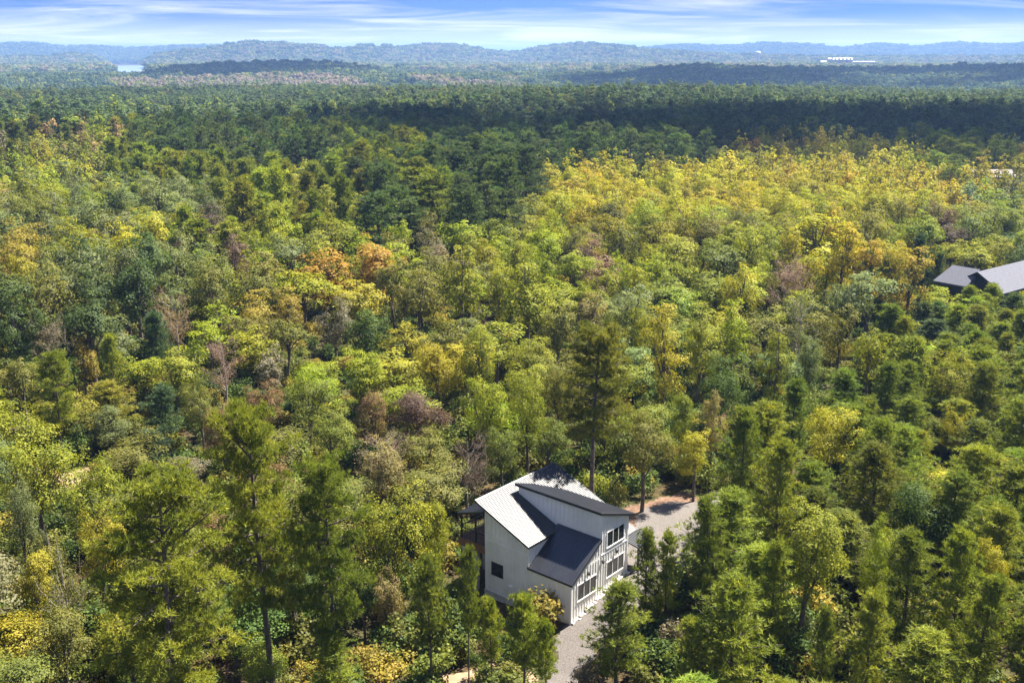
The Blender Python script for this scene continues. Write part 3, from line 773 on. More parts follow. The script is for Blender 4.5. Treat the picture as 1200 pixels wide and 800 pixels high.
# near (dense, small leaves) and middle-distance sets: (nominal height, nominal radius, [(trunk, crown), ...])
LIB = {
    "B":  (15.0, 4.0, [broadleaf(100 + i, 112, 84, 0.215) for i in range(6)]),
    "Bm": (15.0, 4.0, [broadleaf(120 + i, 84, 46, 0.32) for i in range(6)]),
    "U":  (17.0, 3.2, [broadleaf(140 + i, 108, 72, 0.20, 17.0, 3.2, 1.0) for i in range(4)]),
    "Um": (17.0, 3.2, [broadleaf(150 + i, 82, 42, 0.30, 17.0, 3.2, 1.0) for i in range(5)]),
    "P":  (22.0, 4.6, [pine(160 + i, 22.0, 4.6, 0.38, 46, 7, 14, 13, 0.40, 0.055) for i in range(4)]),
    "Pm": (20.0, 3.6, [pine(170 + i, 20.0, 3.6, 0.42, 38, 5, 6, 7, 0.60, 0.13) for i in range(5)]),
    "Y":  (11.0, 2.6, [pine(180 + i, 11.0, 2.6, 0.18, 62, 5, 5, 10, 0.34, 0.050, False) for i in range(6)]),
    "Ym": (11.0, 2.6, [pine(190 + i, 11.0, 2.6, 0.14, 54, 5, 3, 7, 0.55, 0.10, False) for i in range(5)]),
    "Q":  (22.0, 4.6, [pine(240, 22.0, 4.6, 0.46, 44, 7, 14, 13, 0.40, 0.055)]),
    "T":  (10.0, 2.6, [pine(230 + i, 10.0, 2.6, 0.42, 44, 5, 6, 10, 0.34, 0.052, False) for i in range(4)]),
    "X":  (12.0, 3.0, [bare(200 + i) for i in range(3)]),
    "S":  (2.4, 1.5, [shrub(210 + i) for i in range(4)]),
}
CC = {"B": 0.62, "U": 0.60, "P": 0.74, "Y": 0.60, "T": 0.74, "Q": 0.76, "X": 0.6, "S": 0.55}      # height of the crown's middle, as a share of the tree's height

PAL = {     # leaf colours of the species and of their stage of autumn
    "dark green": (0.075, 0.110, 0.028), "deep green": (0.085, 0.125, 0.024), "green": (0.140, 0.165, 0.026), "bright green": (0.185, 0.215, 0.028),
    "amber": (0.27, 0.215, 0.036), "olive pine green": (0.185, 0.190, 0.030), "straw": (0.235, 0.195, 0.065), "forest pine green": (0.095, 0.135, 0.042), "blue-green": (0.080, 0.125, 0.056), "sage green": (0.155, 0.180, 0.062), "olive": (0.165, 0.165, 0.032), "yellow-green": (0.235, 0.245, 0.022), "lime green": (0.245, 0.285, 0.018),
    "yellow": (0.35, 0.325, 0.026), "golden": (0.335, 0.290, 0.030), "orange": (0.38, 0.235, 0.040), "tan": (0.31, 0.225, 0.105), "rusty brown": (0.20, 0.125, 0.055),
    "purple-brown": (0.14, 0.092, 0.070), "pinkish brown": (0.26, 0.170, 0.130), "grey-brown": (0.19, 0.165, 0.10), "pale green": (0.21, 0.25, 0.095),
    "pine green": (0.175, 0.210, 0.028), "bright pine green": (0.225, 0.260, 0.028), "dark pine green": (0.068, 0.104, 0.038), "yellowish pine green": (0.24, 0.26, 0.032),
}
# ------------------------------------------------------------------ the trees one by one: kind, crown middle (column, row), crown width in the picture, height in metres, colour, what singles it out
TREES = [
    # tall pines and their neighbours, lower left
    ("P", 188, 664, 225, 19.0, "bright pine green", "biggest green pine at the lower left, with grey trunk and long sunlit limbs"),
    ("P", 303, 580, 155, 21.0, "yellowish pine green", "tall yellowish pine on a long bare trunk left of the house"),
    ("P", 380, 622, 118, 17.5, "pine green", "slender pine with a thin pale trunk between the tall yellowish pine and the house"),
    ("Q", 697, 442, 116, 17.5, "olive pine green", "tall olive pine with a straight bare trunk right behind the house roof"),
    ("P", 62, 452, 62, 12.0, "yellowish pine green", "lone pine with a dark bare trunk at the sandy clearing"),
    ("T", 503, 702, 72, 10.5, "pine green", "young pine with round crown left of the house, over the sandy ground"),
    ("T", 548, 690, 42, 10.5, "pine green", "narrow young pine at the foot of the house's left corner"),
    ("T", 614, 736, 74, 8.5, "bright pine green", "bright young pine right in front of the house's shaded wall"),
    ("T", 640, 758, 40, 7.0, "bright pine green", "short young pine at the left edge of the gravel strip"),
    ("T", 578, 738, 48, 7.5, "bright pine green", "low bright young pine beside the sandy patch"),
    ("Y", 724, 738, 84, 8.0, "pine green", "bushy young pine across the gravel from the house's triple windows"),
    ("Y", 757, 672, 46, 8.0, "pine green", "young pine hiding the far end of the house's window wall"),
    ("Y", 783, 668, 42, 7.5, "bright pine green", "young pine tip in front of the gravel court"),
    ("Y", 832, 645, 66, 9.5, "pine green", "tall young pine at the right side of the gravel court"),
    ("Y", 870, 545, 66, 12.0, "pine green", "large shaggy pine standing beyond the gravel court on its right"),
    ("Y", 860, 748, 110, 10.0, "bright pine green", "broad bright pine at the bottom edge, right of the gravel"),
    ("Y", 815, 775, 56, 7.5, "yellowish pine green", "yellowish young pine at the bottom edge beside the broad bright pine"),
    ("Y", 905, 700, 60, 9.5, "bright pine green", "bright young pine right of the broad bright pine"),
    ("Y", 915, 580, 70, 11.0, "bright pine green", "sunlit pine above the yellow-green broadleaf at the right"),
    ("Y", 1062, 690, 84, 10.0, "pine green", "shaded young pine between the small lime tree and the bright twin pines"),
    ("Y", 1125, 690, 70, 10.5, "bright pine green", "bright pine at the right, left one of the sunlit pair"),
    ("Y", 1150, 740, 76, 9.5, "bright pine green", "bright pine low at the right edge of the young stand"),
    ("Y", 1020, 760, 70, 9.0, "yellowish pine green", "dull yellowish pine at the bottom of the young stand"),
    ("Y", 965, 770, 44, 8.0, "pine green", "narrow pine at the bottom beside the pale blossoming brush"),
    # broadleaf trees, left foreground
    ("B", 45, 560, 105, 13.0, "yellow-green", "large yellow-green tree at the left edge below the sandy clearing"),
    ("B", 105, 590, 80, 12.0, "yellow-green", "yellow-green tree between the left edge and the biggest pine"),
    ("B", 112, 632, 62, 11.0, "golden", "bright yellow tree just left of the biggest pine"),
    ("B", 40, 668, 58, 9.5, "golden", "golden-yellow tree near the lower left corner"),
    ("B", 20, 610, 50, 11.0, "sage green", "greyish green tree at the left edge above the golden-yellow one"),
    ("X", 75, 690, 60, 11.0, "olive", "half-bare tree with pale grey branches under the biggest pine"),
    ("B", 70, 755, 95, 9.0, "olive", "olive-yellow tree in the bottom left corner"),
    ("B", 150, 770, 80, 8.0, "yellow-green", "yellow-green tree at the bottom under the biggest pine"),
    ("B", 150, 535, 100, 7.0, "olive", "wide olive brush below the sage bush at the clearing"),
    ("B", 215, 545, 80, 7.5, "grey-brown", "brownish olive tree above the biggest pine"),
    ("B", 262, 505, 52, 9.0, "rusty brown", "brown tree between the blue-green cedar and the tall yellowish pine"),
    ("B", 132, 497, 58, 5.5, "sage green", "low pale sage bush beside the sandy clearing"),
    ("Y", 190, 488, 54, 8.0, "blue-green", "dark blue-green cedar right of the sage bush"),
    ("B", 236, 480, 52, 10.0, "olive", "olive tree right of the blue-green cedar"),
    ("B", 455, 620, 100, 13.5, "yellow-green", "large yellow-green tree left of the house porch"),
    ("B", 508, 612, 52, 11.5, "yellow-green", "yellow-green tree touching the porch roof"),
    ("B", 440, 560, 75, 11.0, "straw", "tan-tinged tree above the large yellow-green one left of the porch"),
    ("B", 452, 700, 52, 6.5, "straw", "tan brush left of the young pines by the house"),
    ("B", 345, 690, 70, 8.0, "deep green", "deep green tree under the slender pine's trunk"),
    ("B", 425, 690, 52, 7.0, "deep green", "dark leafy tree at the slender pine's foot"),
    ("B", 305, 772, 78, 6.5, "bright green", "bright green tree at the bottom below the tall yellowish pine"),
    ("Y", 390, 785, 70, 6.5, "bright pine green", "bright young pine at the bottom below the slender pine"),
    ("B", 250, 640, 70, 9.0, "rusty brown", "brown-olive tree between the biggest pine and the tall yellowish pine"),
    # middle left
    ("X", 205, 372, 46, 12.0, "tan", "withered tan tree in front of the dark oaks"),
    ("B", 246, 398, 70, 8.5, "lime green", "flat-topped yellow-olive tree right of the withered tan tree"),
    ("X", 262, 428, 44, 9.5, "pinkish brown", "pinkish-brown half-bare tree left of centre"),
    ("Y", 182, 402, 40, 9.5, "blue-green", "blue-green pine below the withered tan tree"),
    ("B", 205, 432, 72, 9.0, "yellow-green", "rounded yellow-green tree above the blue-green cedar"),
    ("Y", 130, 430, 34, 9.5, "yellowish pine green", "small yellowish pine left of the blue-green pine"),
    ("B", 96, 425, 42, 9.0, "amber", "orange-tinged olive tree beside the lone clearing pine"),
    ("X", 58, 400, 44, 10.0, "grey-brown", "grey half-bare tree below the dark oaks"),
    ("B", 25, 450, 52, 10.0, "olive", "olive tree at the left edge above the clearing"),
    ("B", 112, 328, 78, 15.0, "sage green", "broad sage oak at the top of the dark oak clump"),
    ("B", 60, 345, 74, 15.5, "olive", "olive oak at the left of the dark oak clump"),
    ("B", 160, 340, 76, 15.5, "dark green", "dark oak in the middle of the oak clump"),
    ("B", 205, 312, 66, 15.0, "sage green", "sage oak at the right shoulder of the oak clump"),
    ("B", 245, 335, 64, 15.0, "olive", "olive oak at the right end of the oak clump"),
    ("B", 105, 385, 70, 14.0, "dark green", "dark green oak low in the oak clump"),
    ("B", 20, 380, 62, 14.0, "dark green", "dark green oak at the left edge of the oak clump"),
    ("B", 20, 305, 66, 15.0, "amber", "orange-tinged oak at the left edge"),
    ("B", 178, 275, 62, 14.0, "yellow", "yellow tree above the dark oak clump"),
    ("Y", 218, 280, 36, 14.0, "bright pine green", "bright green pine right of the yellow tree above the oaks"),
    ("B", 275, 302, 46, 14.0, "purple-brown", "dark reddish-brown tree left of the sage oak and the orange trees"),
    ("B", 335, 305, 66, 14.0, "sage green", "grey-sage oak left of the orange trees"),
    ("B", 308, 293, 34, 13.0, "lime green", "small lime tree behind the grey-sage oak"),
    ("B", 385, 318, 84, 13.5, "orange", "bright orange tree left of centre, left one of two"),
    ("B", 440, 312, 76, 14.0, "orange", "bright orange tree left of centre, right one of two"),
    ("B", 420, 352, 78, 11.0, "golden", "golden-green tree just below the two orange trees"),
    ("B", 338, 360, 56, 11.0, "amber", "orange-tinged tree below the grey-sage oak"),
    ("B", 335, 400, 56, 9.5, "olive", "olive tree below the orange-tinged one"),
    ("B", 392, 375, 50, 11.0, "grey-brown", "brownish grey oak under the orange trees"),
    ("B", 432, 385, 60, 10.0, "deep green", "dark olive-green tree above the lime dome"),
    ("B", 420, 440, 78, 9.5, "lime green", "dome-shaped lime-green tree left of centre"),
    ("B", 312, 430, 54, 9.0, "grey-brown", "brownish grey oak left of the lime dome"),
    ("B", 360, 472, 66, 9.5, "green", "green tree at the lower left of the lime dome"),
    ("B", 385, 510, 64, 9.0, "bright green", "bright green tree below the lime dome"),
    ("B", 305, 470, 52, 8.5, "rusty brown", "brown tree behind the tall yellowish pine's top"),
    ("B", 492, 475, 82, 10.5, "purple-brown", "dark purple-brown tree near the centre"),
    ("B", 440, 490, 56, 9.0, "rusty brown", "rusty tree between the lime dome and the purple-brown tree"),
    ("X", 450, 535, 60, 8.0, "pinkish brown", "pinkish half-bare tree below the purple-brown one"),
    ("B", 568, 478, 62, 12.5, "lime green", "bright lime tree right of the purple-brown tree"),
    ("B", 588, 528, 52, 8.5, "green", "green tree just behind the house's left roof"),
    ("X", 548, 545, 50, 9.0, "purple-brown", "reddish half-bare tree behind the porch"),
    ("B", 510, 420, 66, 11.5, "golden", "golden tree above the purple-brown tree"),
    ("B", 568, 420, 58, 12.5, "yellow-green", "yellow-green tree above the bright lime tree"),
    ("U", 540, 330, 60, 18.0, "yellow-green", "tall yellow-green tree with a dark forked trunk near the centre"),
    ("B", 490, 345, 66, 13.0, "olive", "olive tree left of the tall fork-trunked tree"),
    ("B", 470, 285, 44, 13.5, "lime green", "small lime tree behind the orange ones"),
    ("B", 505, 292, 40, 13.0, "grey-brown", "greyish tree between the small lime tree and the tall fork-trunked tree"),
    ("B", 585, 335, 48, 13.5, "yellow-green", "yellow-green tree right of the tall fork-trunked tree"),
    # centre
    ("B", 588, 282, 56, 14.5, "bright green", "bright green tree above the tall fork-trunked tree"),
    ("B", 635, 288, 52, 14.0, "lime green", "lime tree left of the reddish one"),
    ("B", 690, 298, 40, 13.0, "pinkish brown", "reddish tree among the lime trees of the centre"),
    ("B", 676, 320, 54, 12.5, "lime green", "lime tree in front of the reddish one"),
    ("B", 718, 322, 32, 12.0, "lime green", "small lime tree right of the reddish one"),
    ("U", 620, 350, 66, 17.0, "yellow-green", "tall yellow-green tree with open branches at the centre"),
    ("B", 690, 372, 58, 12.0, "straw", "tan-yellow tree above the tall olive pine"),
    ("B", 655, 385, 52, 12.5, "olive", "olive tree left of the tan-yellow one"),
    ("B", 786, 300, 84, 13.0, "yellow-green", "wide round yellow-green tree on dark forked trunks"),
    ("B", 780, 345, 76, 9.5, "bright green", "low bright green tree below the wide round one"),
    ("B", 742, 358, 52, 11.0, "pale green", "pale green tree beside the low bright green one"),
    ("B", 752, 382, 46, 12.5, "yellow-green", "yellow-green tree below the pale green one"),
    ("U", 780, 412, 74, 17.5, "golden", "tall golden tree right of the tall olive pine"),
    ("U", 822, 400, 58, 15.0, "yellow-green", "tall yellow-green tree right of the tall golden one"),
    ("B", 868, 338, 54, 13.0, "yellow", "yellow tree right of the wide round one"),
    ("U", 860, 390, 54, 15.0, "lime green", "lime tree below the yellow one"),
    ("B", 845, 448, 66, 12.0, "deep green", "dark green tree right of the tall golden one"),
    ("B", 800, 480, 48, 10.0, "bright green", "bright green tree below the tall golden one"),
    ("B", 815, 532, 54, 7.5, "yellow", "low yellow tree at the back of the gravel court"),
    ("B", 835, 498, 44, 9.0, "straw", "tan tree above the low yellow one"),
    ("B", 755, 520, 70, 10.5, "olive", "olive-yellow tree between the tall olive pine and the gravel court"),
    ("B", 640, 522, 60, 8.0, "green", "green tree behind the house's ridge"),
    ("B", 618, 478, 54, 12.5, "yellow-green", "yellow-green tree left of the tall olive pine"),
    ("B", 655, 455, 50, 13.0, "olive", "olive tree close behind the tall olive pine's left side"),
    ("S", 700, 572, 40, 3.6, "yellow-green", "yellowish shrub at the bare trunk behind the roof"),
    ("S", 722, 580, 40, 3.4, "olive", "olive shrub right of the roof's far corner"),
    # right
    ("X", 918, 335, 56, 13.0, "pinkish brown", "leafless pinkish-grey tree right of centre"),
    ("X", 935, 385, 48, 13.0, "sage green", "leafless grey tree in front of the pinkish-grey one"),
    ("U", 958, 282, 96, 17.0, "yellow", "wide fan-shaped yellow tree right of centre"),
    ("U", 908, 420, 54, 15.0, "yellow-green", "tall yellow-green tree left of the leafless grey one"),
    ("B", 945, 430, 50, 12.0, "sage green", "grey-green tree below the leafless grey one"),
    ("U", 1052, 318, 34, 15.0, "golden", "narrow golden tree left of the dark pine near the navy house"),
    ("Ym", 1077, 304, 34, 10.5, "blue-green", "dark blue-green pine left of the navy house"),
    ("Ym", 1100, 320, 26, 8.5, "forest pine green", "dark slender pine next to the navy house's left roof"),
    ("B", 1112, 352, 62, 7.5, "lime green", "lime tree just below the navy house's left roof"),
    ("B", 1160, 292, 56, 10.5, "yellow-green", "rounded yellow-green tree behind the navy house"),
    ("B", 1180, 262, 46, 13.0, "bright green", "light green tree above the rounded one behind the navy house"),
    ("B", 1105, 258, 48, 13.0, "purple-brown", "dark purple-brown tree beyond the navy house"),
    ("B", 1000, 350, 58, 12.5, "sage green", "sage tree below the fan-shaped yellow tree"),
    ("U", 1020, 400, 52, 14.0, "yellow-green", "yellow-green tree in the middle of the right side"),
    ("B", 985, 385, 50, 12.0, "olive", "olive tree left of the yellow-green one on the right side"),
    ("Ym", 1184, 366, 40, 7.0, "forest pine green", "dark young pine under the navy house's right roof"),
    ("Y", 1136, 358, 36, 7.0, "bright pine green", "small pine before the navy house's gable end"),
    ("Y", 1158, 356, 36, 7.5, "pine green", "pine covering the lower edge of the navy house's right roof"),
    ("B", 975, 510, 80, 10.5, "yellow", "yellowish broadleaf tree amid the green pines at the right"),
    ("B", 1115, 448, 66, 11.0, "yellow-green", "yellow-green broadleaf tree among the pines below the navy house"),
    ("B", 1118, 502, 32, 7.5, "yellow", "small bright yellow tree among the right-hand pines"),
    ("B", 1078, 590, 90, 11.5, "deep green", "large deep green broadleaf tree at the right"),
    ("B", 945, 650, 100, 12.0, "yellow-green", "large yellow-green broadleaf tree at the lower right"),
    ("B", 1026, 660, 44, 9.5, "lime green", "small lime tree right of the large yellow-green broadleaf"),
    ("B", 1165, 672, 50, 9.0, "yellow", "yellow tree at the right edge among bright pines"),
    ("S", 690, 792, 60, 2.6, "grey-brown", "grey-brown brush at the bottom of the gravel strip"),
    ("S", 790, 745, 60, 3.0, "grey-brown", "dark brush in the gap right of the bushy young pine"),
    ("S", 945, 748, 52, 3.2, "pale green", "pale blossoming brush at the lower right"),
    ("S", 560, 775, 30, 2.6, "deep green", "small dark bush on the sandy patch"),
    ("S", 600, 792, 60, 2.4, "olive", "low olive shrub below the sandy patch"),
]
KIND = {"B": ("broadleaf_tree", "tree"), "U": ("broadleaf_tree", "tree"), "P": ("pine_tree", "pine tree"), "Y": ("pine_tree", "pine tree"), "T": ("pine_tree", "pine tree"), "Q": ("pine_tree", "pine tree"), "X": ("bare_tree", "tree"), "S": ("shrub", "shrub")}
GROUP = {"pine tree": "pines of the forest", "tree": "broadleaf trees of the forest", "shrub": "shrubs among the trees"}
placed = []          # x, y, crown radius
def plant(kind, x, y, h, rad, colour, label, jitter=0.12, seedk=None):
    k0 = kind[0]
    d = math.hypot(x, y)
    key = kind if kind in ("X", "S", "T", "Q") or kind.endswith("m") else (kind if d < 112 else kind + "m")
    hz, R, protos = LIB[key]
    tr, cr = protos[(rng.integers(len(protos)) if seedk is None else seedk % len(protos))]
    name, cat = KIND[k0]
    g = float(ground_z(x, y))
    e = bpy.data.objects.new(name, None); e.empty_display_size = 0.5
    e.location = (x, y, g - 0.05)
    e.rotation_euler = (rng.normal(0, 0.02), rng.normal(0, 0.02), rng.uniform(0, 6.283))
    e.scale = (rad / R, rad / R * rng.uniform(0.92, 1.08), h / hz)
    COL.objects.link(e)
    e["label"], e["category"], e["group"] = label, cat, GROUP[cat]
    c = np.array(PAL[colour]) * rng.uniform(1 - jitter, 1 + jitter) * rng.uniform(1 - jitter * 0.6, 1 + jitter * 0.6, 3)
    for nm, me in (("stem" if k0 == "S" else "trunk", tr), ("foliage" if k0 == "S" else "crown", cr)):
        o = bpy.data.objects.new(nm, me); o.parent = e; COL.objects.link(o)
        o["tint"] = [float(v) for v in c]
    placed.append((x, y, rad))
    return e

def site(kind, px_, py_, h):
    """ground point of a tree whose crown middle shows at the given pixel"""
    zc = h * CC[kind[0]]
    g = 0.0
    for _ in range(4):
        x, y = unproject(px_, py_, g + zc); g = float(ground_z(x, y))
    return x, y, g
marks = []           # landmark trees: pixel, label
seen = []            # where each landmark shows, so that no filler stands in front of it
ctrl = []            # kind and colour by place, for the trees in between
for i, (k, px_, py_, w_, h, c, lab) in enumerate(TREES):
    x, y, g = site(k, px_, py_, h)
    dep = y * CT + (CAM_H - g - h * CC[k[0]]) * ST
    plant(k, x, y, h, w_ * 0.5 * dep / F_PX * (0.84 if k[0] in "PQ" else 1.14 if k[0] == "Y" else 0.96 if k[0] == "T" else 0.98), c, lab, 0.05, i)
    marks.append((px_, py_, lab, c, k))
    ctrl.append((px_, py_, k, c, h))
    seen.append((px_, py_, w_, math.hypot(x, y)))

# ------------------------------------------------------------------ kinds and colours further back, by place in the valley
def mix(px_, py_, *opts): return [(px_, py_, k, c, h) for k, c, h in opts]
BACK = []
for px_ in range(1000, 1240, 45):
    for py_ in range(400, 830, 55):
        if (px_, py_) != (1000, 400): BACK += mix(px_, py_, ("Y", "pine green" if (px_ + py_) % 2 else "bright pine green", 10.5), ("Y" if (px_ * 7 + py_ * 3) % 5 < 3 else "B", "pine green" if (px_ * 7 + py_ * 3) % 5 < 3 else "yellow-green" if px_ % 2 else "green", 10.0))
BACK += mix(60, 235, ("B", "sage green", 14)) + mix(140, 245, ("B", "sage green", 14)) + mix(225, 250, ("B", "sage green", 14)) + mix(70, 262, ("B", "yellow-green", 13)) + mix(130, 272, ("B", "olive", 13)) + mix(30, 275, ("B", "sage green", 14))
BACK += mix(90, 195, ("B", "yellow", 14)) + mix(60, 220, ("B", "lime green", 14)) + mix(20, 215, ("B", "tan", 14)) + mix(15, 230, ("B", "bright green", 14)) + mix(110, 180, ("B", "tan", 16)) + mix(40, 175, ("B", "grey-brown", 15)) + mix(15, 165, ("Y", "green", 15))
BACK += mix(160, 175, ("Y", "yellowish pine green", 16)) + mix(195, 205, ("Y", "bright pine green", 16)) + mix(250, 215, ("Y", "pine green", 16)) + mix(275, 230, ("B", "lime green", 13)) + mix(330, 245, ("Y", "bright pine green", 16)) + mix(380, 255, ("B", "yellow-green", 13)) + mix(410, 240, ("Y", "pine green", 17)) + mix(350, 215, ("B", "yellow-green", 14))
BACK += mix(460, 250, ("P", "forest pine green", 17)) + mix(500, 235, ("P", "pine green", 18)) + mix(545, 230, ("P", "forest pine green", 18)) + mix(580, 240, ("P", "forest pine green", 17)) + mix(450, 215, ("P", "pine green", 18)) + mix(610, 220, ("P", "dark pine green", 18)) + mix(580, 200, ("P", "forest pine green", 18))
for px_ in range(640, 1060, 38):
    BACK += mix(px_, 222, ("B", "yellow", 15), ("B", "golden", 15)) + mix(px_ + 15, 245, ("B", "yellow", 14), ("B", "yellow", 14)) + mix(px_, 265, ("B", "yellow-green", 14), ("B", "olive", 14))
BACK += mix(880, 195, ("B", "golden", 15), ("B", "orange", 15)) + mix(940, 195, ("B", "yellow", 15)) + mix(985, 168, ("B", "golden", 16)) + mix(1040, 185, ("B", "yellow", 15)) + mix(1090, 215, ("B", "golden", 14)) + mix(1130, 225, ("B", "golden", 14)) + mix(1170, 225, ("B", "yellow-green", 14)) + mix(820, 200, ("B", "yellow", 15)) + mix(1040, 250, ("B", "olive", 13)) + mix(1060, 225, ("B", "golden", 14))
BACK += mix(1140, 255, ("B", "sage green", 13)) + mix(1190, 240, ("B", "blue-green", 13)) + mix(1150, 170, ("P", "pine green", 16)) + mix(1165, 165, ("B", "yellow", 15)) + mix(1195, 195, ("B", "golden", 14)) + mix(1110, 190, ("P", "pine green", 15))
for px_ in range(-100, 1320, 60):
    BACK += mix(px_, 135, ("P", "dark pine green", 18), ("P", "dark pine green", 19)) + mix(px_, 112, ("P", "forest pine green", 18))
for px_ in range(200, 860, 55): BACK += mix(px_, 160, ("P", "dark pine green", 18), ("P", "forest pine green", 18)) + mix(px_, 185, ("P", "forest pine green", 18))
BACK += mix(60, 115, ("P", "bright pine green", 22), ("P", "forest pine green", 22)) + mix(100, 130, ("P", "bright pine green", 20)) + mix(10, 125, ("B", "grey-brown", 15)) + mix(365, 170, ("P", "pine green", 18)) + mix(420, 175, ("P", "pine green", 18)) + mix(490, 165, ("P", "forest pine green", 19))
CA = np.array([(a[0], a[1]) for a in ctrl + BACK], float); CK = ctrl + BACK
def choose(px_, py_, r):
    """kind, colour and height of a tree at this place: one of the nearest examples, with a stray now and then"""
    sy = np.interp(py_, [100, 200, 300, 450, 700], [3.2, 2.0, 1.5, 1.2, 1.0])
    d = np.hypot(CA[:, 0] - px_, (CA[:, 1] - py_) * sy)
    near = np.argsort(d)[:3]
    wgt = 1 / (d[near] + 12) ** 1.6
    k, c, h = CK[near[r.choice(3, p=wgt / wgt.sum())]][2:5]
    if k[0] == "T": k, h = "Y", 8.0
    if k[0] == "S": k, h, c = "B", 8.0, "olive"
    if c in ("orange", "pinkish brown", "purple-brown", "rusty brown", "grey-brown", "tan", "straw", "amber") and r.random() < 0.72: c = "olive" if r.random() < 0.5 else "yellow-green"
    if k == "Q": k = "P"
    if c == "blue-green" and r.random() < 0.7: k, c, h = "B", "sage green", 12.0
    if c == "dark pine green" and py_ > 240: k, c, h = "B", "green", 11.0
    if k == "P" and py_ > 290: k, c, h = "B", ("yellow-green" if r.random() < 0.6 else "olive"), 12.0
    if k[0] == "X" : k, c = "B", ("grey-brown" if r.random() < 0.5 else "olive")
    return k[0], c, h

def blocked(x, y, rad):
    u, v = uv(x, y)
    if -1.5 - rad * 0.7 < u < 11.0 + rad * 0.6 and -2.2 - rad * 0.6 < v < 11.8 + rad * 0.5: return True
    X, Y = np.array([x]), np.array([y])
    if drive_in(X, Y)[0] > -rad * 0.75 or sand_in(X, Y)[0] > -rad * 0.6 or clr_in(X, Y)[0] > -rad * 0.6: return True
    du, dv = x - nx, y - ny
    a, b = du * math.sin(RAD(52)) + dv * math.cos(RAD(52)), -du * math.cos(RAD(52)) + dv * math.sin(RAD(52))
    if -5 - rad * 0.5 < a < 20 and -5.5 - rad < b < 10 + rad: return True
    return False
# ------------------------------------------------------------------ fill the gaps between the landmark trees, nearest first
r2 = np.random.default_rng(21)
cand = []
gx = np.arange(-330, 330, 2.1); gy = np.arange(14, 430, 2.1)
GX, GY = np.meshgrid(gx, gy); GX = (GX + r2.uniform(-1, 1, GX.shape)).ravel(); GY = (GY + r2.uniform(-1, 1, GY.shape)).ravel()
azd = np.degrees(np.arctan2(GX, GY)); dist = np.hypot(GX, GY)
ok = ((np.abs(azd) < 31) & (dist < 410)) | ((np.abs(azd) < 42) & (dist < 150))
GX, GY, dist = GX[ok], GY[ok], dist[ok]
GZ = ground_z(GX, GY)
order = r2.permutation(len(GX))
cell = {}
def near_ok(x, y, rad, f):
    ci, cj = int(x // 8), int(y // 8)
    for i in range(ci - 1, ci + 2):
        for j in range(cj - 1, cj + 2):
            for (a, b, c) in cell.get((i, j), ()):
                if (a - x) ** 2 + (b - y) ** 2 < ((c + rad) * f) ** 2: return False
    return True
for (a, b, c) in placed: cell.setdefault((int(a // 8), int(b // 8)), []).append((a, b, c))
FILL = []
SEEN = np.array(seen, float)
for i in order:
    x, y, d = GX[i], GY[i], dist[i]
    px_, py_ = project(x, y, GZ[i] + 8.0)
    k, c, h = choose(float(px_), float(py_), r2)
    h *= r2.uniform(0.68, 1.15) if k != "Y" else r2.uniform(0.58, 1.08)
    rad = {"B": 3.6, "U": 2.8, "P": 3.9, "Y": 3.0}[k] * r2.uniform(0.75, 1.3) * (1.14 if k in "BU" and d > 90 else 1.0)
    if k == "Y" and h > 13: rad *= 1.4
    f = 0.64 if k in "BU" else 0.53
    if not near_ok(x, y, rad, f): continue
    if d < 190 and blocked(x, y, rad): continue
    # keep the sight line to the gravel court and the navy house open
    tx, ty = project(x, y, GZ[i] + h)
    bx2, by2 = project(x, y, GZ[i])
    hw_ = rad * F_PX / max(d, 20)
    if d < 150 and ty < 716 and by2 > 540 and 526 - hw_ * 0.8 < tx < 740 + hw_ * 0.6 and y < 72: continue
    if d < 76 and ty < 632 and by2 > 600 and 738 - hw_ < tx < 812 + hw_ * 0.5: continue
    if d < 150 and 1112 - hw_ < tx < 1260 and ty < 331 and by2 > 345: continue
    if 470 - hw_ * 0.6 < tx < 655 and by2 > 735: continue
    if 60 - hw_ < tx < 110 + hw_ and ty < 505 and by2 > 515 and d < 92: continue
    if d < 140:
        cov = (SEEN[:, 3] > d + 0.8) & (np.abs(SEEN[:, 0] - tx) < 0.42 * SEEN[:, 2] + 0.35 * hw_) & (ty < SEEN[:, 1] + 0.22 * SEEN[:, 2]) & (by2 > SEEN[:, 1])
        if cov.any(): continue
    cell.setdefault((int(x // 8), int(y // 8)), []).append((x, y, rad))
    FILL.append((d, x, y, k, h, rad, c, float(tx), float(ty), float(by2)))
FILL.sort(key=lambda t: t[0])
BUDGET = 300 - len(TREES)
infr = [t for t in FILL if -25 < t[7] < 1225 and t[8] < 812 and t[9] > -50]
single = infr[:BUDGET]
ids = {id(t) for t in single}
rest = [t for t in FILL if id(t) not in ids]

# labels for these: colour, kind, and the landmark they stand next to
HOUSEM = [(640, 650, "white house"), (770, 600, "gravel court"), (90, 500, "sandy clearing"), (590, 775, "sandy patch"), (1150, 325, "navy house")]
SHORT = [(a, b, l.split(",")[0]) for a, b, l, _c, _k in marks]
KN = {"B": "broadleaf tree", "U": "upright broadleaf tree", "P": "tall pine", "Y": "young pine"}
used = {t[6] for t in TREES}
def rel(dx, dy):
    if abs(dx) > abs(dy) * 1.1: return "right of" if dx > 0 else "left of"
    return "in front of" if dy > 0 else "behind"
def label_for(k, c, px_, py_):
    refs = sorted(((px_ - a) ** 2 + (py_ - b) ** 2, a, b, "the " + n) for a, b, n in HOUSEM + SHORT)[:12]
    for pre in ("", "sunlit ", "leafy ", "bushy ", "slim "):
        for d2, a, b, n in refs:
            base = f"{pre}{c} {KN[k]} {rel(px_ - a, py_ - b)} {n}"
            wds = base.split()
            if len(wds) > 16: continue
            if base not in used:
                used.add(base); return base
    return f"{c} {KN[k]} among its likes in the woods"
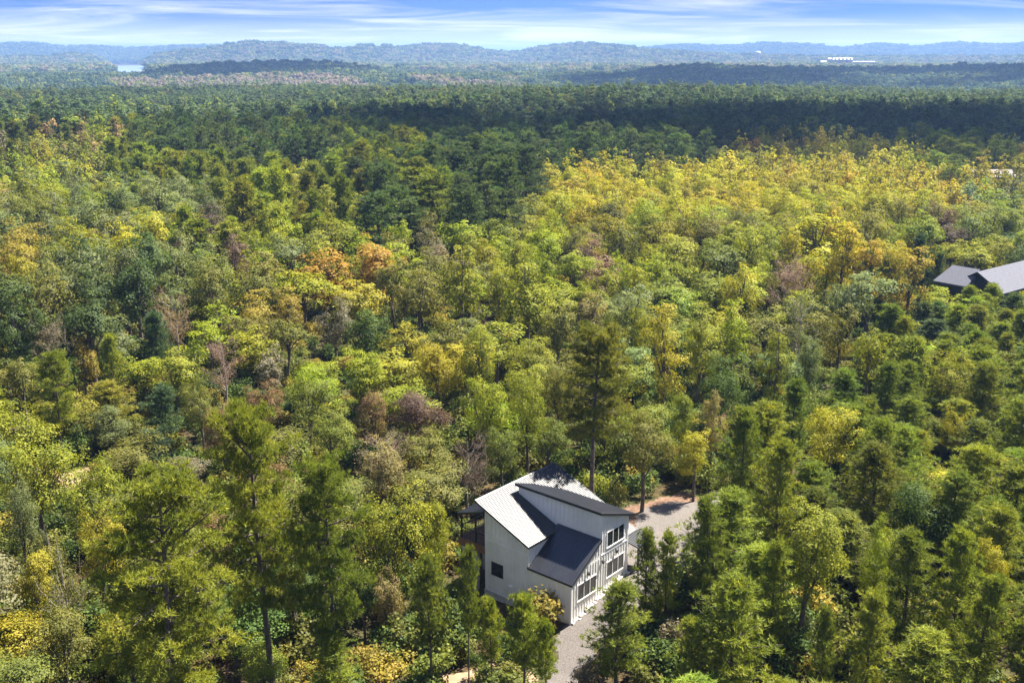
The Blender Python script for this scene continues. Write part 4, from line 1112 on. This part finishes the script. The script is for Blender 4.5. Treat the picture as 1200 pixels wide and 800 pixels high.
for (d, x, y, k, h, rad, c, tx, ty, by2) in single:
    pcx, pcy = project(x, y, float(ground_z(x, y)) + h * CC[k])
    plant(k, x, y, h, rad, c, label_for(k, c, float(pcx), float(pcy)), 0.15)
print("trees", len(TREES), "single fill", len(single), "rest", len(rest), "last d", single[-1][0] if single else 0)

# ------------------------------------------------------------------ the forest beyond: one object, instances on points
def far_mesh(kind, seed, pair=None):
    """whole trees with few, larger leaf faces"""
    r = np.random.default_rng(seed)
    if pair: tr, cr = pair
    elif kind == "broad": tr, cr = broadleaf(seed, 52, 15, 0.62)
    elif kind == "pine": tr, cr = pine(seed, 20.0, 3.6, 0.34, 30, 4, 5, 6, 0.75, 0.17)
    elif kind == "youngpine": tr, cr = pine(seed, 11.0, 2.6, 0.12, 50, 4, 3, 6, 0.65, 0.14, False)
    elif kind == "farpine":
        tr, cr = broadleaf(seed, 40, 9, 0.85, 20.0, 3.4, 0.6)
    elif kind == "canopy":                       # several crowns side by side
        P, Nn, V = [], [], []
        for k in range(7):
            c = np.array([r.uniform(-1, 1), r.uniform(-1, 1), 0]) * 9; hh = r.uniform(12, 17); q = r.uniform(3.2, 4.8)
            m = 60; d = unit(r.normal(size=(m, 3)) + [0, 0, 0.5])
            P.append(c + [0, 0, hh - q] + d * q * r.uniform(0.7, 1.05, (m, 1)) * np.array([1, 1, 1.25])); Nn.append(d + r.normal(size=(m, 3)) * 0.3)
            V.append(np.clip(r.uniform(0.2, 0.7) + r.normal(0, 0.15, m), 0, 1))
        cr = leaves_mesh("canopy", np.concatenate(P), np.concatenate(Nn), 2.6, np.concatenate(V), r, M_LEAF, 0.8)
        return cr
    # join trunk and crown into one mesh
    nv = len(tr.vertices)
    Vt = np.zeros(nv * 3, np.float32); tr.vertices.foreach_get("co", Vt)
    Vc = np.zeros(len(cr.vertices) * 3, np.float32); cr.vertices.foreach_get("co", Vc)
    ls = len(cr.polygons[0].vertices)
    Lt = np.zeros(len(tr.loops), np.int32); tr.loops.foreach_get("vertex_index", Lt)
    Lc = np.zeros(len(cr.loops), np.int32); cr.loops.foreach_get("vertex_index", Lc)
    vy = np.zeros(len(cr.polygons), np.float32); cr.attributes["vary"].data.foreach_get("value", vy)
    me = bpy.data.meshes.new("far_tree")
    V = np.concatenate([Vt, Vc]); me.vertices.add(len(V) // 3); me.vertices.foreach_set("co", V)
    Lp = np.concatenate([Lt, Lc + nv]); me.loops.add(len(Lp)); me.loops.foreach_set("vertex_index", Lp)
    ntp, ncp = len(tr.polygons), len(cr.polygons)
    st = np.concatenate([np.arange(ntp) * 4, ntp * 4 + np.arange(ncp) * ls]).astype(np.int32)
    me.polygons.add(ntp + ncp); me.polygons.foreach_set("loop_start", st)
    me.polygons.foreach_set("material_index", np.concatenate([np.zeros(ntp), np.ones(ncp)]).astype(np.int32))
    me.materials.append(M_BARK); me.materials.append(cr.materials[0])
    me.update(calc_edges=True)
    at = me.attributes.new("vary", "FLOAT", "FACE"); at.data.foreach_set("value", np.concatenate([np.full(ntp, 0.5), vy]).astype(np.float32))
    return me

def scatter(name, pts, var, scl, rot, tint, protos, **props):
    me = bpy.data.meshes.new(name)
    n = len(pts)
    me.vertices.add(n); me.vertices.foreach_set("co", np.ascontiguousarray(pts, np.float32).ravel())
    for nm, ty, arr in (("var", "INT", var), ("scl", "FLOAT_VECTOR", scl), ("rot", "FLOAT_VECTOR", rot)):
        a = me.attributes.new(nm, ty, "POINT")
        a.data.foreach_set("value" if ty == "INT" else "vector", np.ascontiguousarray(arr, np.int32 if ty == "INT" else np.float32).ravel())
    a = me.attributes.new("tint", "FLOAT_COLOR", "POINT")
    a.data.foreach_set("color", np.concatenate([tint, np.ones((n, 1))], 1).astype(np.float32).ravel())
    o = new_obj(name, me, kind="stuff", **props)
    g = bpy.data.node_groups.new(name, "GeometryNodeTree")
    g.interface.new_socket("Geometry", in_out="INPUT", socket_type="NodeSocketGeometry")
    g.interface.new_socket("Geometry", in_out="OUTPUT", socket_type="NodeSocketGeometry")
    gi, go = g.nodes.new("NodeGroupInput"), g.nodes.new("NodeGroupOutput")
    jn = g.nodes.new("GeometryNodeJoinGeometry")
    def attr(nm, ty):
        a_ = g.nodes.new("GeometryNodeInputNamedAttribute"); a_.data_type = ty; a_.inputs[0].default_value = nm
        return [s for s in a_.outputs if s.enabled and s.name == "Attribute"][0]
    av, asc, aro = attr("var", "INT"), attr("scl", "FLOAT_VECTOR"), attr("rot", "FLOAT_VECTOR")
    for k, pm in enumerate(protos):
        src = bpy.data.objects.new("forest_tree", pm)
        oi = g.nodes.new("GeometryNodeObjectInfo"); oi.inputs["Object"].default_value = src
        oi.transform_space = "ORIGINAL"; oi.inputs["As Instance"].default_value = False
        cm = g.nodes.new("FunctionNodeCompare"); cm.data_type = "INT"; cm.operation = "EQUAL"
        ins = [s for s in cm.inputs if s.enabled]
        g.links.new(av, ins[0]); ins[1].default_value = k
        ip = g.nodes.new("GeometryNodeInstanceOnPoints")
        g.links.new(gi.outputs[0], ip.inputs["Points"]); g.links.new(cm.outputs[0], ip.inputs["Selection"])
        g.links.new(oi.outputs["Geometry"], ip.inputs["Instance"])
        e2r = g.nodes.new("FunctionNodeEulerToRotation"); g.links.new(aro, e2r.inputs[0])
        g.links.new(e2r.outputs[0], ip.inputs["Rotation"]); g.links.new(asc, ip.inputs["Scale"])
        g.links.new(ip.outputs[0], jn.inputs[0])
    g.links.new(jn.outputs[0], go.inputs[0])
    md = o.modifiers.new("scatter", "NODES"); md.node_group = g
    return o

r3 = np.random.default_rng(5)
FARP = [far_mesh("broad", 300 + i) for i in range(4)] + [far_mesh("pine", 310 + i) for i in range(4)] + [far_mesh("youngpine", 320 + i) for i in range(3)] + [far_mesh("farpine", 330 + i) for i in range(4)] + [far_mesh("canopy", 340 + i) for i in range(4)]
FARP += [far_mesh("", 0, LIB[k][2][i]) for k in ("Bm", "Um", "Pm", "Ym", "B", "U", "P", "Y") for i in range(4)]
NOM = [(15, 4.0)] * 4 + [(20, 3.6)] * 4 + [(11, 2.6)] * 3 + [(20, 3.4)] * 4 + [(1, 1)] * 4 + [(15, 4.0)] * 4 + [(17, 3.2)] * 4 + [(20, 3.6)] * 4 + [(11, 2.6)] * 4 + [(15, 4.0)] * 4 + [(17, 3.2)] * 4 + [(22, 4.6)] * 4 + [(11, 2.6)] * 4
pts, var, scl, rot, tint = [], [], [], [], []
def put(x, y, z, v, s, c): pts.append((x, y, z)); var.append(v); scl.append(s); rot.append((0, 0, r3.uniform(0, 6.283))); tint.append(c)
for (d, x, y, k, h, rad, c, tx, ty, by2) in rest:
    v = ({"B": 19, "U": 23, "P": 27, "Y": 31}[k] + int(r3.integers(4)) + (16 if d < 110 else 0)) if d < 260 else ({"B": 0, "U": 0, "P": 4, "Y": 8}[k] + int(r3.integers(3)))
    hz, R = NOM[v]
    if k in "P": rad = max(rad, 3.0)
    col = np.array(PAL[c]) * r3.uniform(0.8, 1.2) * r3.uniform(0.9, 1.1, 3)
    put(x, y, float(ground_z(x, y)) - 0.2, v, (rad / R, rad / R, h / hz), col)
# 400 m to 1.25 km: pine forest, single trees
def ring(d0, d1, step, azm=31.0):
    n = int((d1 ** 2 - d0 ** 2) * RAD(2 * azm) / 2 / step ** 2)
    dd = np.sqrt(r3.uniform(d0 ** 2, d1 ** 2, n)); aa = np.radians(r3.uniform(-azm, azm, n))
    return dd * np.sin(aa), dd * np.cos(aa), dd
def thin(x, y, step):
    """drop points that crowd others: at most one per cell of a jittered grid"""
    key = np.floor(x / step).astype(np.int64) * 100003 + np.floor(y / step).astype(np.int64)
    _, i = np.unique(key, return_index=True)
    return i
x, y, d = ring(402, 1300, 4.0); i = thin(x, y, 6.4); x, y, d = x[i], y[i], d[i]
z = ground_z(x, y)
qx, qy = project(x, y, z + 14)
patch = np.sin(x / 61 + 1.7 * np.sin(y / 140)) + np.sin(y / 83 - x / 170)
for a, b, c_, dd, px_, py_, pt in zip(x, y, z, d, qx, qy, patch):
    t = r3.random()
    if dd < 520 and t < 0.5:
        k, col, h = choose(float(px_), float(py_), r3)
    elif pt < -1.1 and t < 0.5: k, col, h = "B", ("grey-brown" if t < 0.25 else "olive"), 14
    elif t < 0.012: k, col, h = "B", "yellow", 14
    elif t < 0.03: k, col, h = "B", "rusty brown", 14
    else: k, col, h = "P", ("dark pine green" if t < 0.45 else "forest pine green" if t < 0.95 else "pine green"), 18
    v = (11 + int(r3.integers(4))) if k in "PY" else int(r3.integers(4))
    hz, R = NOM[v]
    rad = r3.uniform(3.0, 5.4) if k in "PY" else r3.uniform(3, 4.6)
    hh = h * r3.uniform(0.68, 1.18)
    put(a, b, c_ - 0.3, v, (rad / R, rad / R, hh / hz), np.array(PAL[col]) * r3.uniform(0.75, 1.25) * r3.uniform(0.92, 1.08, 3))
# beyond: patches of canopy over valley, ridges and far hills
for d0, d1, st in ((1300, 2700, 11.0), (2700, 7200, 23.0), (7200, 9000, 40.0)):
    x, y, d = ring(d0, d1, st * 0.72); i = thin(x, y, st); x, y, d = x[i], y[i], d[i]
    z = ground_z(x, y)
    lk = (np.abs(x / y - math.tan(px_az(152))) < np.where(d < 3700, 0.020, 0.023)) & (d > 2600) & ((z < -13) | (d < 3700))
    px_, _p = project(x, y, z)
    for a, b, c_, dd, l_, q in zip(x, y, z, d, lk, px_):
        if l_: continue
        t = r3.random()
        pale = 1280 < dd < 1900 and 100 < q < 610 and t < 0.75 and math.sin(a / 90.0) + math.sin(a / 37.0 + dd / 60.0) > -0.7
        plain = 2600 < dd < 4800 and t < 0.40
        col = (0.24, 0.185, 0.150) if pale and t < 0.28 else PAL["grey-brown"] if pale or (plain and t < 0.25) else PAL["sage green"] if plain else PAL["dark pine green"] if t < 0.75 else PAL["green"]
        s = st / 11.0 * r3.uniform(0.75, 1.1)
        hs = min(s, 1.6) * r3.uniform(0.8, 1.15)
        put(a, b, c_ - 1.0, 15 + int(r3.integers(4)), (s, s, hs), np.array(col) * r3.uniform(0.95, 1.5))
scatter("forest", np.array(pts), np.array(var), np.array(scl), np.array(rot), np.array(tint), FARP, label="forest of pines and autumn broadleaf trees spreading to the far hills")
print("forest instances", len(pts))

# undergrowth between the trunks
UG = [shrub(400 + i, 0.17, 1.5, 1.8, 26)[1] for i in range(4)]
n = 11000
x = r3.uniform(-150, 150, n); y = r3.uniform(35, 230, n)
ok = (np.abs(np.degrees(np.arctan2(x, y))) < 36)
x, y = x[ok], y[ok]
u, v = uv(x, y)
ok = ~((u > -1.6) & (u < 11) & (v > -2.5) & (v < 12)) & (drive_in(x, y) < -0.9) & (sand_in(x, y) < -0.1) & (clr_in(x, y) < -0.3)
x, y = x[ok], y[ok]; n = len(x)
cols = np.array([PAL[c] for c in ("deep green", "olive", "green", "green", "amber", "deep green")])
ti = cols[r3.integers(0, 6, n)] * r3.uniform(0.7, 1.2, (n, 1))
s = r3.uniform(0.6, 1.9, n)
scatter("undergrowth", np.stack([x, y, ground_z(x, y) - 0.1], -1), r3.integers(0, 4, n), np.stack([s, s, s * r3.uniform(0.7, 1.2, n)], -1), np.stack([0 * x, 0 * x, r3.uniform(0, 6.28, n)], -1), ti, UG, label="low undergrowth and saplings between the trunks")

# ------------------------------------------------------------------ haze: the air between here and the hills
# fair-weather clouds drifting overhead: they shade the dark pine belt and the ridges
def clouds():
    import bmesh
    rc_ = random.Random(11)
    bm = bmesh.new()
    off = Vector((SUN.x / SUN.z, SUN.y / SUN.z))
    def cloud(x, y, alt, rx, ry, n, ang=0.0):
        c = Vector((x, y)) + off * (alt - 15)
        for _ in range(n):
            a, q = rc_.uniform(0, 6.283), math.sqrt(rc_.random())
            ex, ey = rx * q * math.cos(a), ry * q * math.sin(a)
            px_, py_ = c.x + ex * math.cos(ang) - ey * math.sin(ang), c.y + ex * math.sin(ang) + ey * math.cos(ang)
            s = min(min(rx, ry), 200) * rc_.uniform(0.18, 0.44) * (1.15 - 0.6 * q)
            m = Matrix.Translation((px_, py_, alt + s * 0.4)) @ Matrix.Diagonal((s * rc_.uniform(0.9, 1.5), s * rc_.uniform(0.8, 1.2), s * 0.6, 1))
            bmesh.ops.create_icosphere(bm, subdivisions=2, radius=1.0, matrix=m)
    for args in CLOUDS: cloud(*args)
    me = bpy.data.meshes.new("clouds"); bm.to_mesh(me); bm.free()
    for p in me.polygons: p.use_smooth = True
    m, n, l, o = mat("cloud_vapour")
    d = n.new("ShaderNodeBsdfDiffuse"); t = n.new("ShaderNodeBsdfTranslucent"); x = n.new("ShaderNodeMixShader")
    d.inputs[0].default_value = t.inputs[0].default_value = (0.9, 0.9, 0.92, 1); x.inputs[0].default_value = 0.5
    l.new(d.outputs[0], x.inputs[1]); l.new(t.outputs[0], x.inputs[2])
    tp = n.new("ShaderNodeBsdfTransparent"); x2 = n.new("ShaderNodeMixShader"); x2.inputs[0].default_value = 0.66
    l.new(x.outputs[0], x2.inputs[1]); l.new(tp.outputs[0], x2.inputs[2]); l.new(x2.outputs[0], o.inputs[0])
    me.materials.append(m)
    new_obj("clouds", me, kind="stuff", label="white fair-weather clouds drifting above the forest")
CLOUDS = [(100, 460, 640, 185, 135, 62, 0.12), (330, 470, 660, 160, 130, 52, 0.1), (-40, 350, 640, 50, 25, 14, 0.0), (1000, 1950, 760, 760, 430, 330, -0.1), (330, 1950, 760, 250, 330, 110, 0.0), (-520, 2150, 760, 260, 260, 110, 0.1), (-330, 560, 640, 110, 40, 40, 0.0)]
clouds()
hz_top = 150.0
hm = bpy.data.materials.new("haze_air"); hm.use_nodes = True
hm.node_tree.nodes.clear()
ho = hm.node_tree.nodes.new("ShaderNodeOutputMaterial"); pv = hm.node_tree.nodes.new("ShaderNodeVolumePrincipled")
pv.inputs["Color"].default_value = (0.31, 0.53, 1.0, 1); pv.inputs["Density"].default_value = HAZE; pv.inputs["Anisotropy"].default_value = 0.25
hm.node_tree.links.new(pv.outputs[0], ho.inputs["Volume"])
haze = poly("haze", boxv(-31000, -31000, -90, 31000, 31000, hz_top), BOXF, hm, None, kind="stuff", label="thin blue haze over the valley")
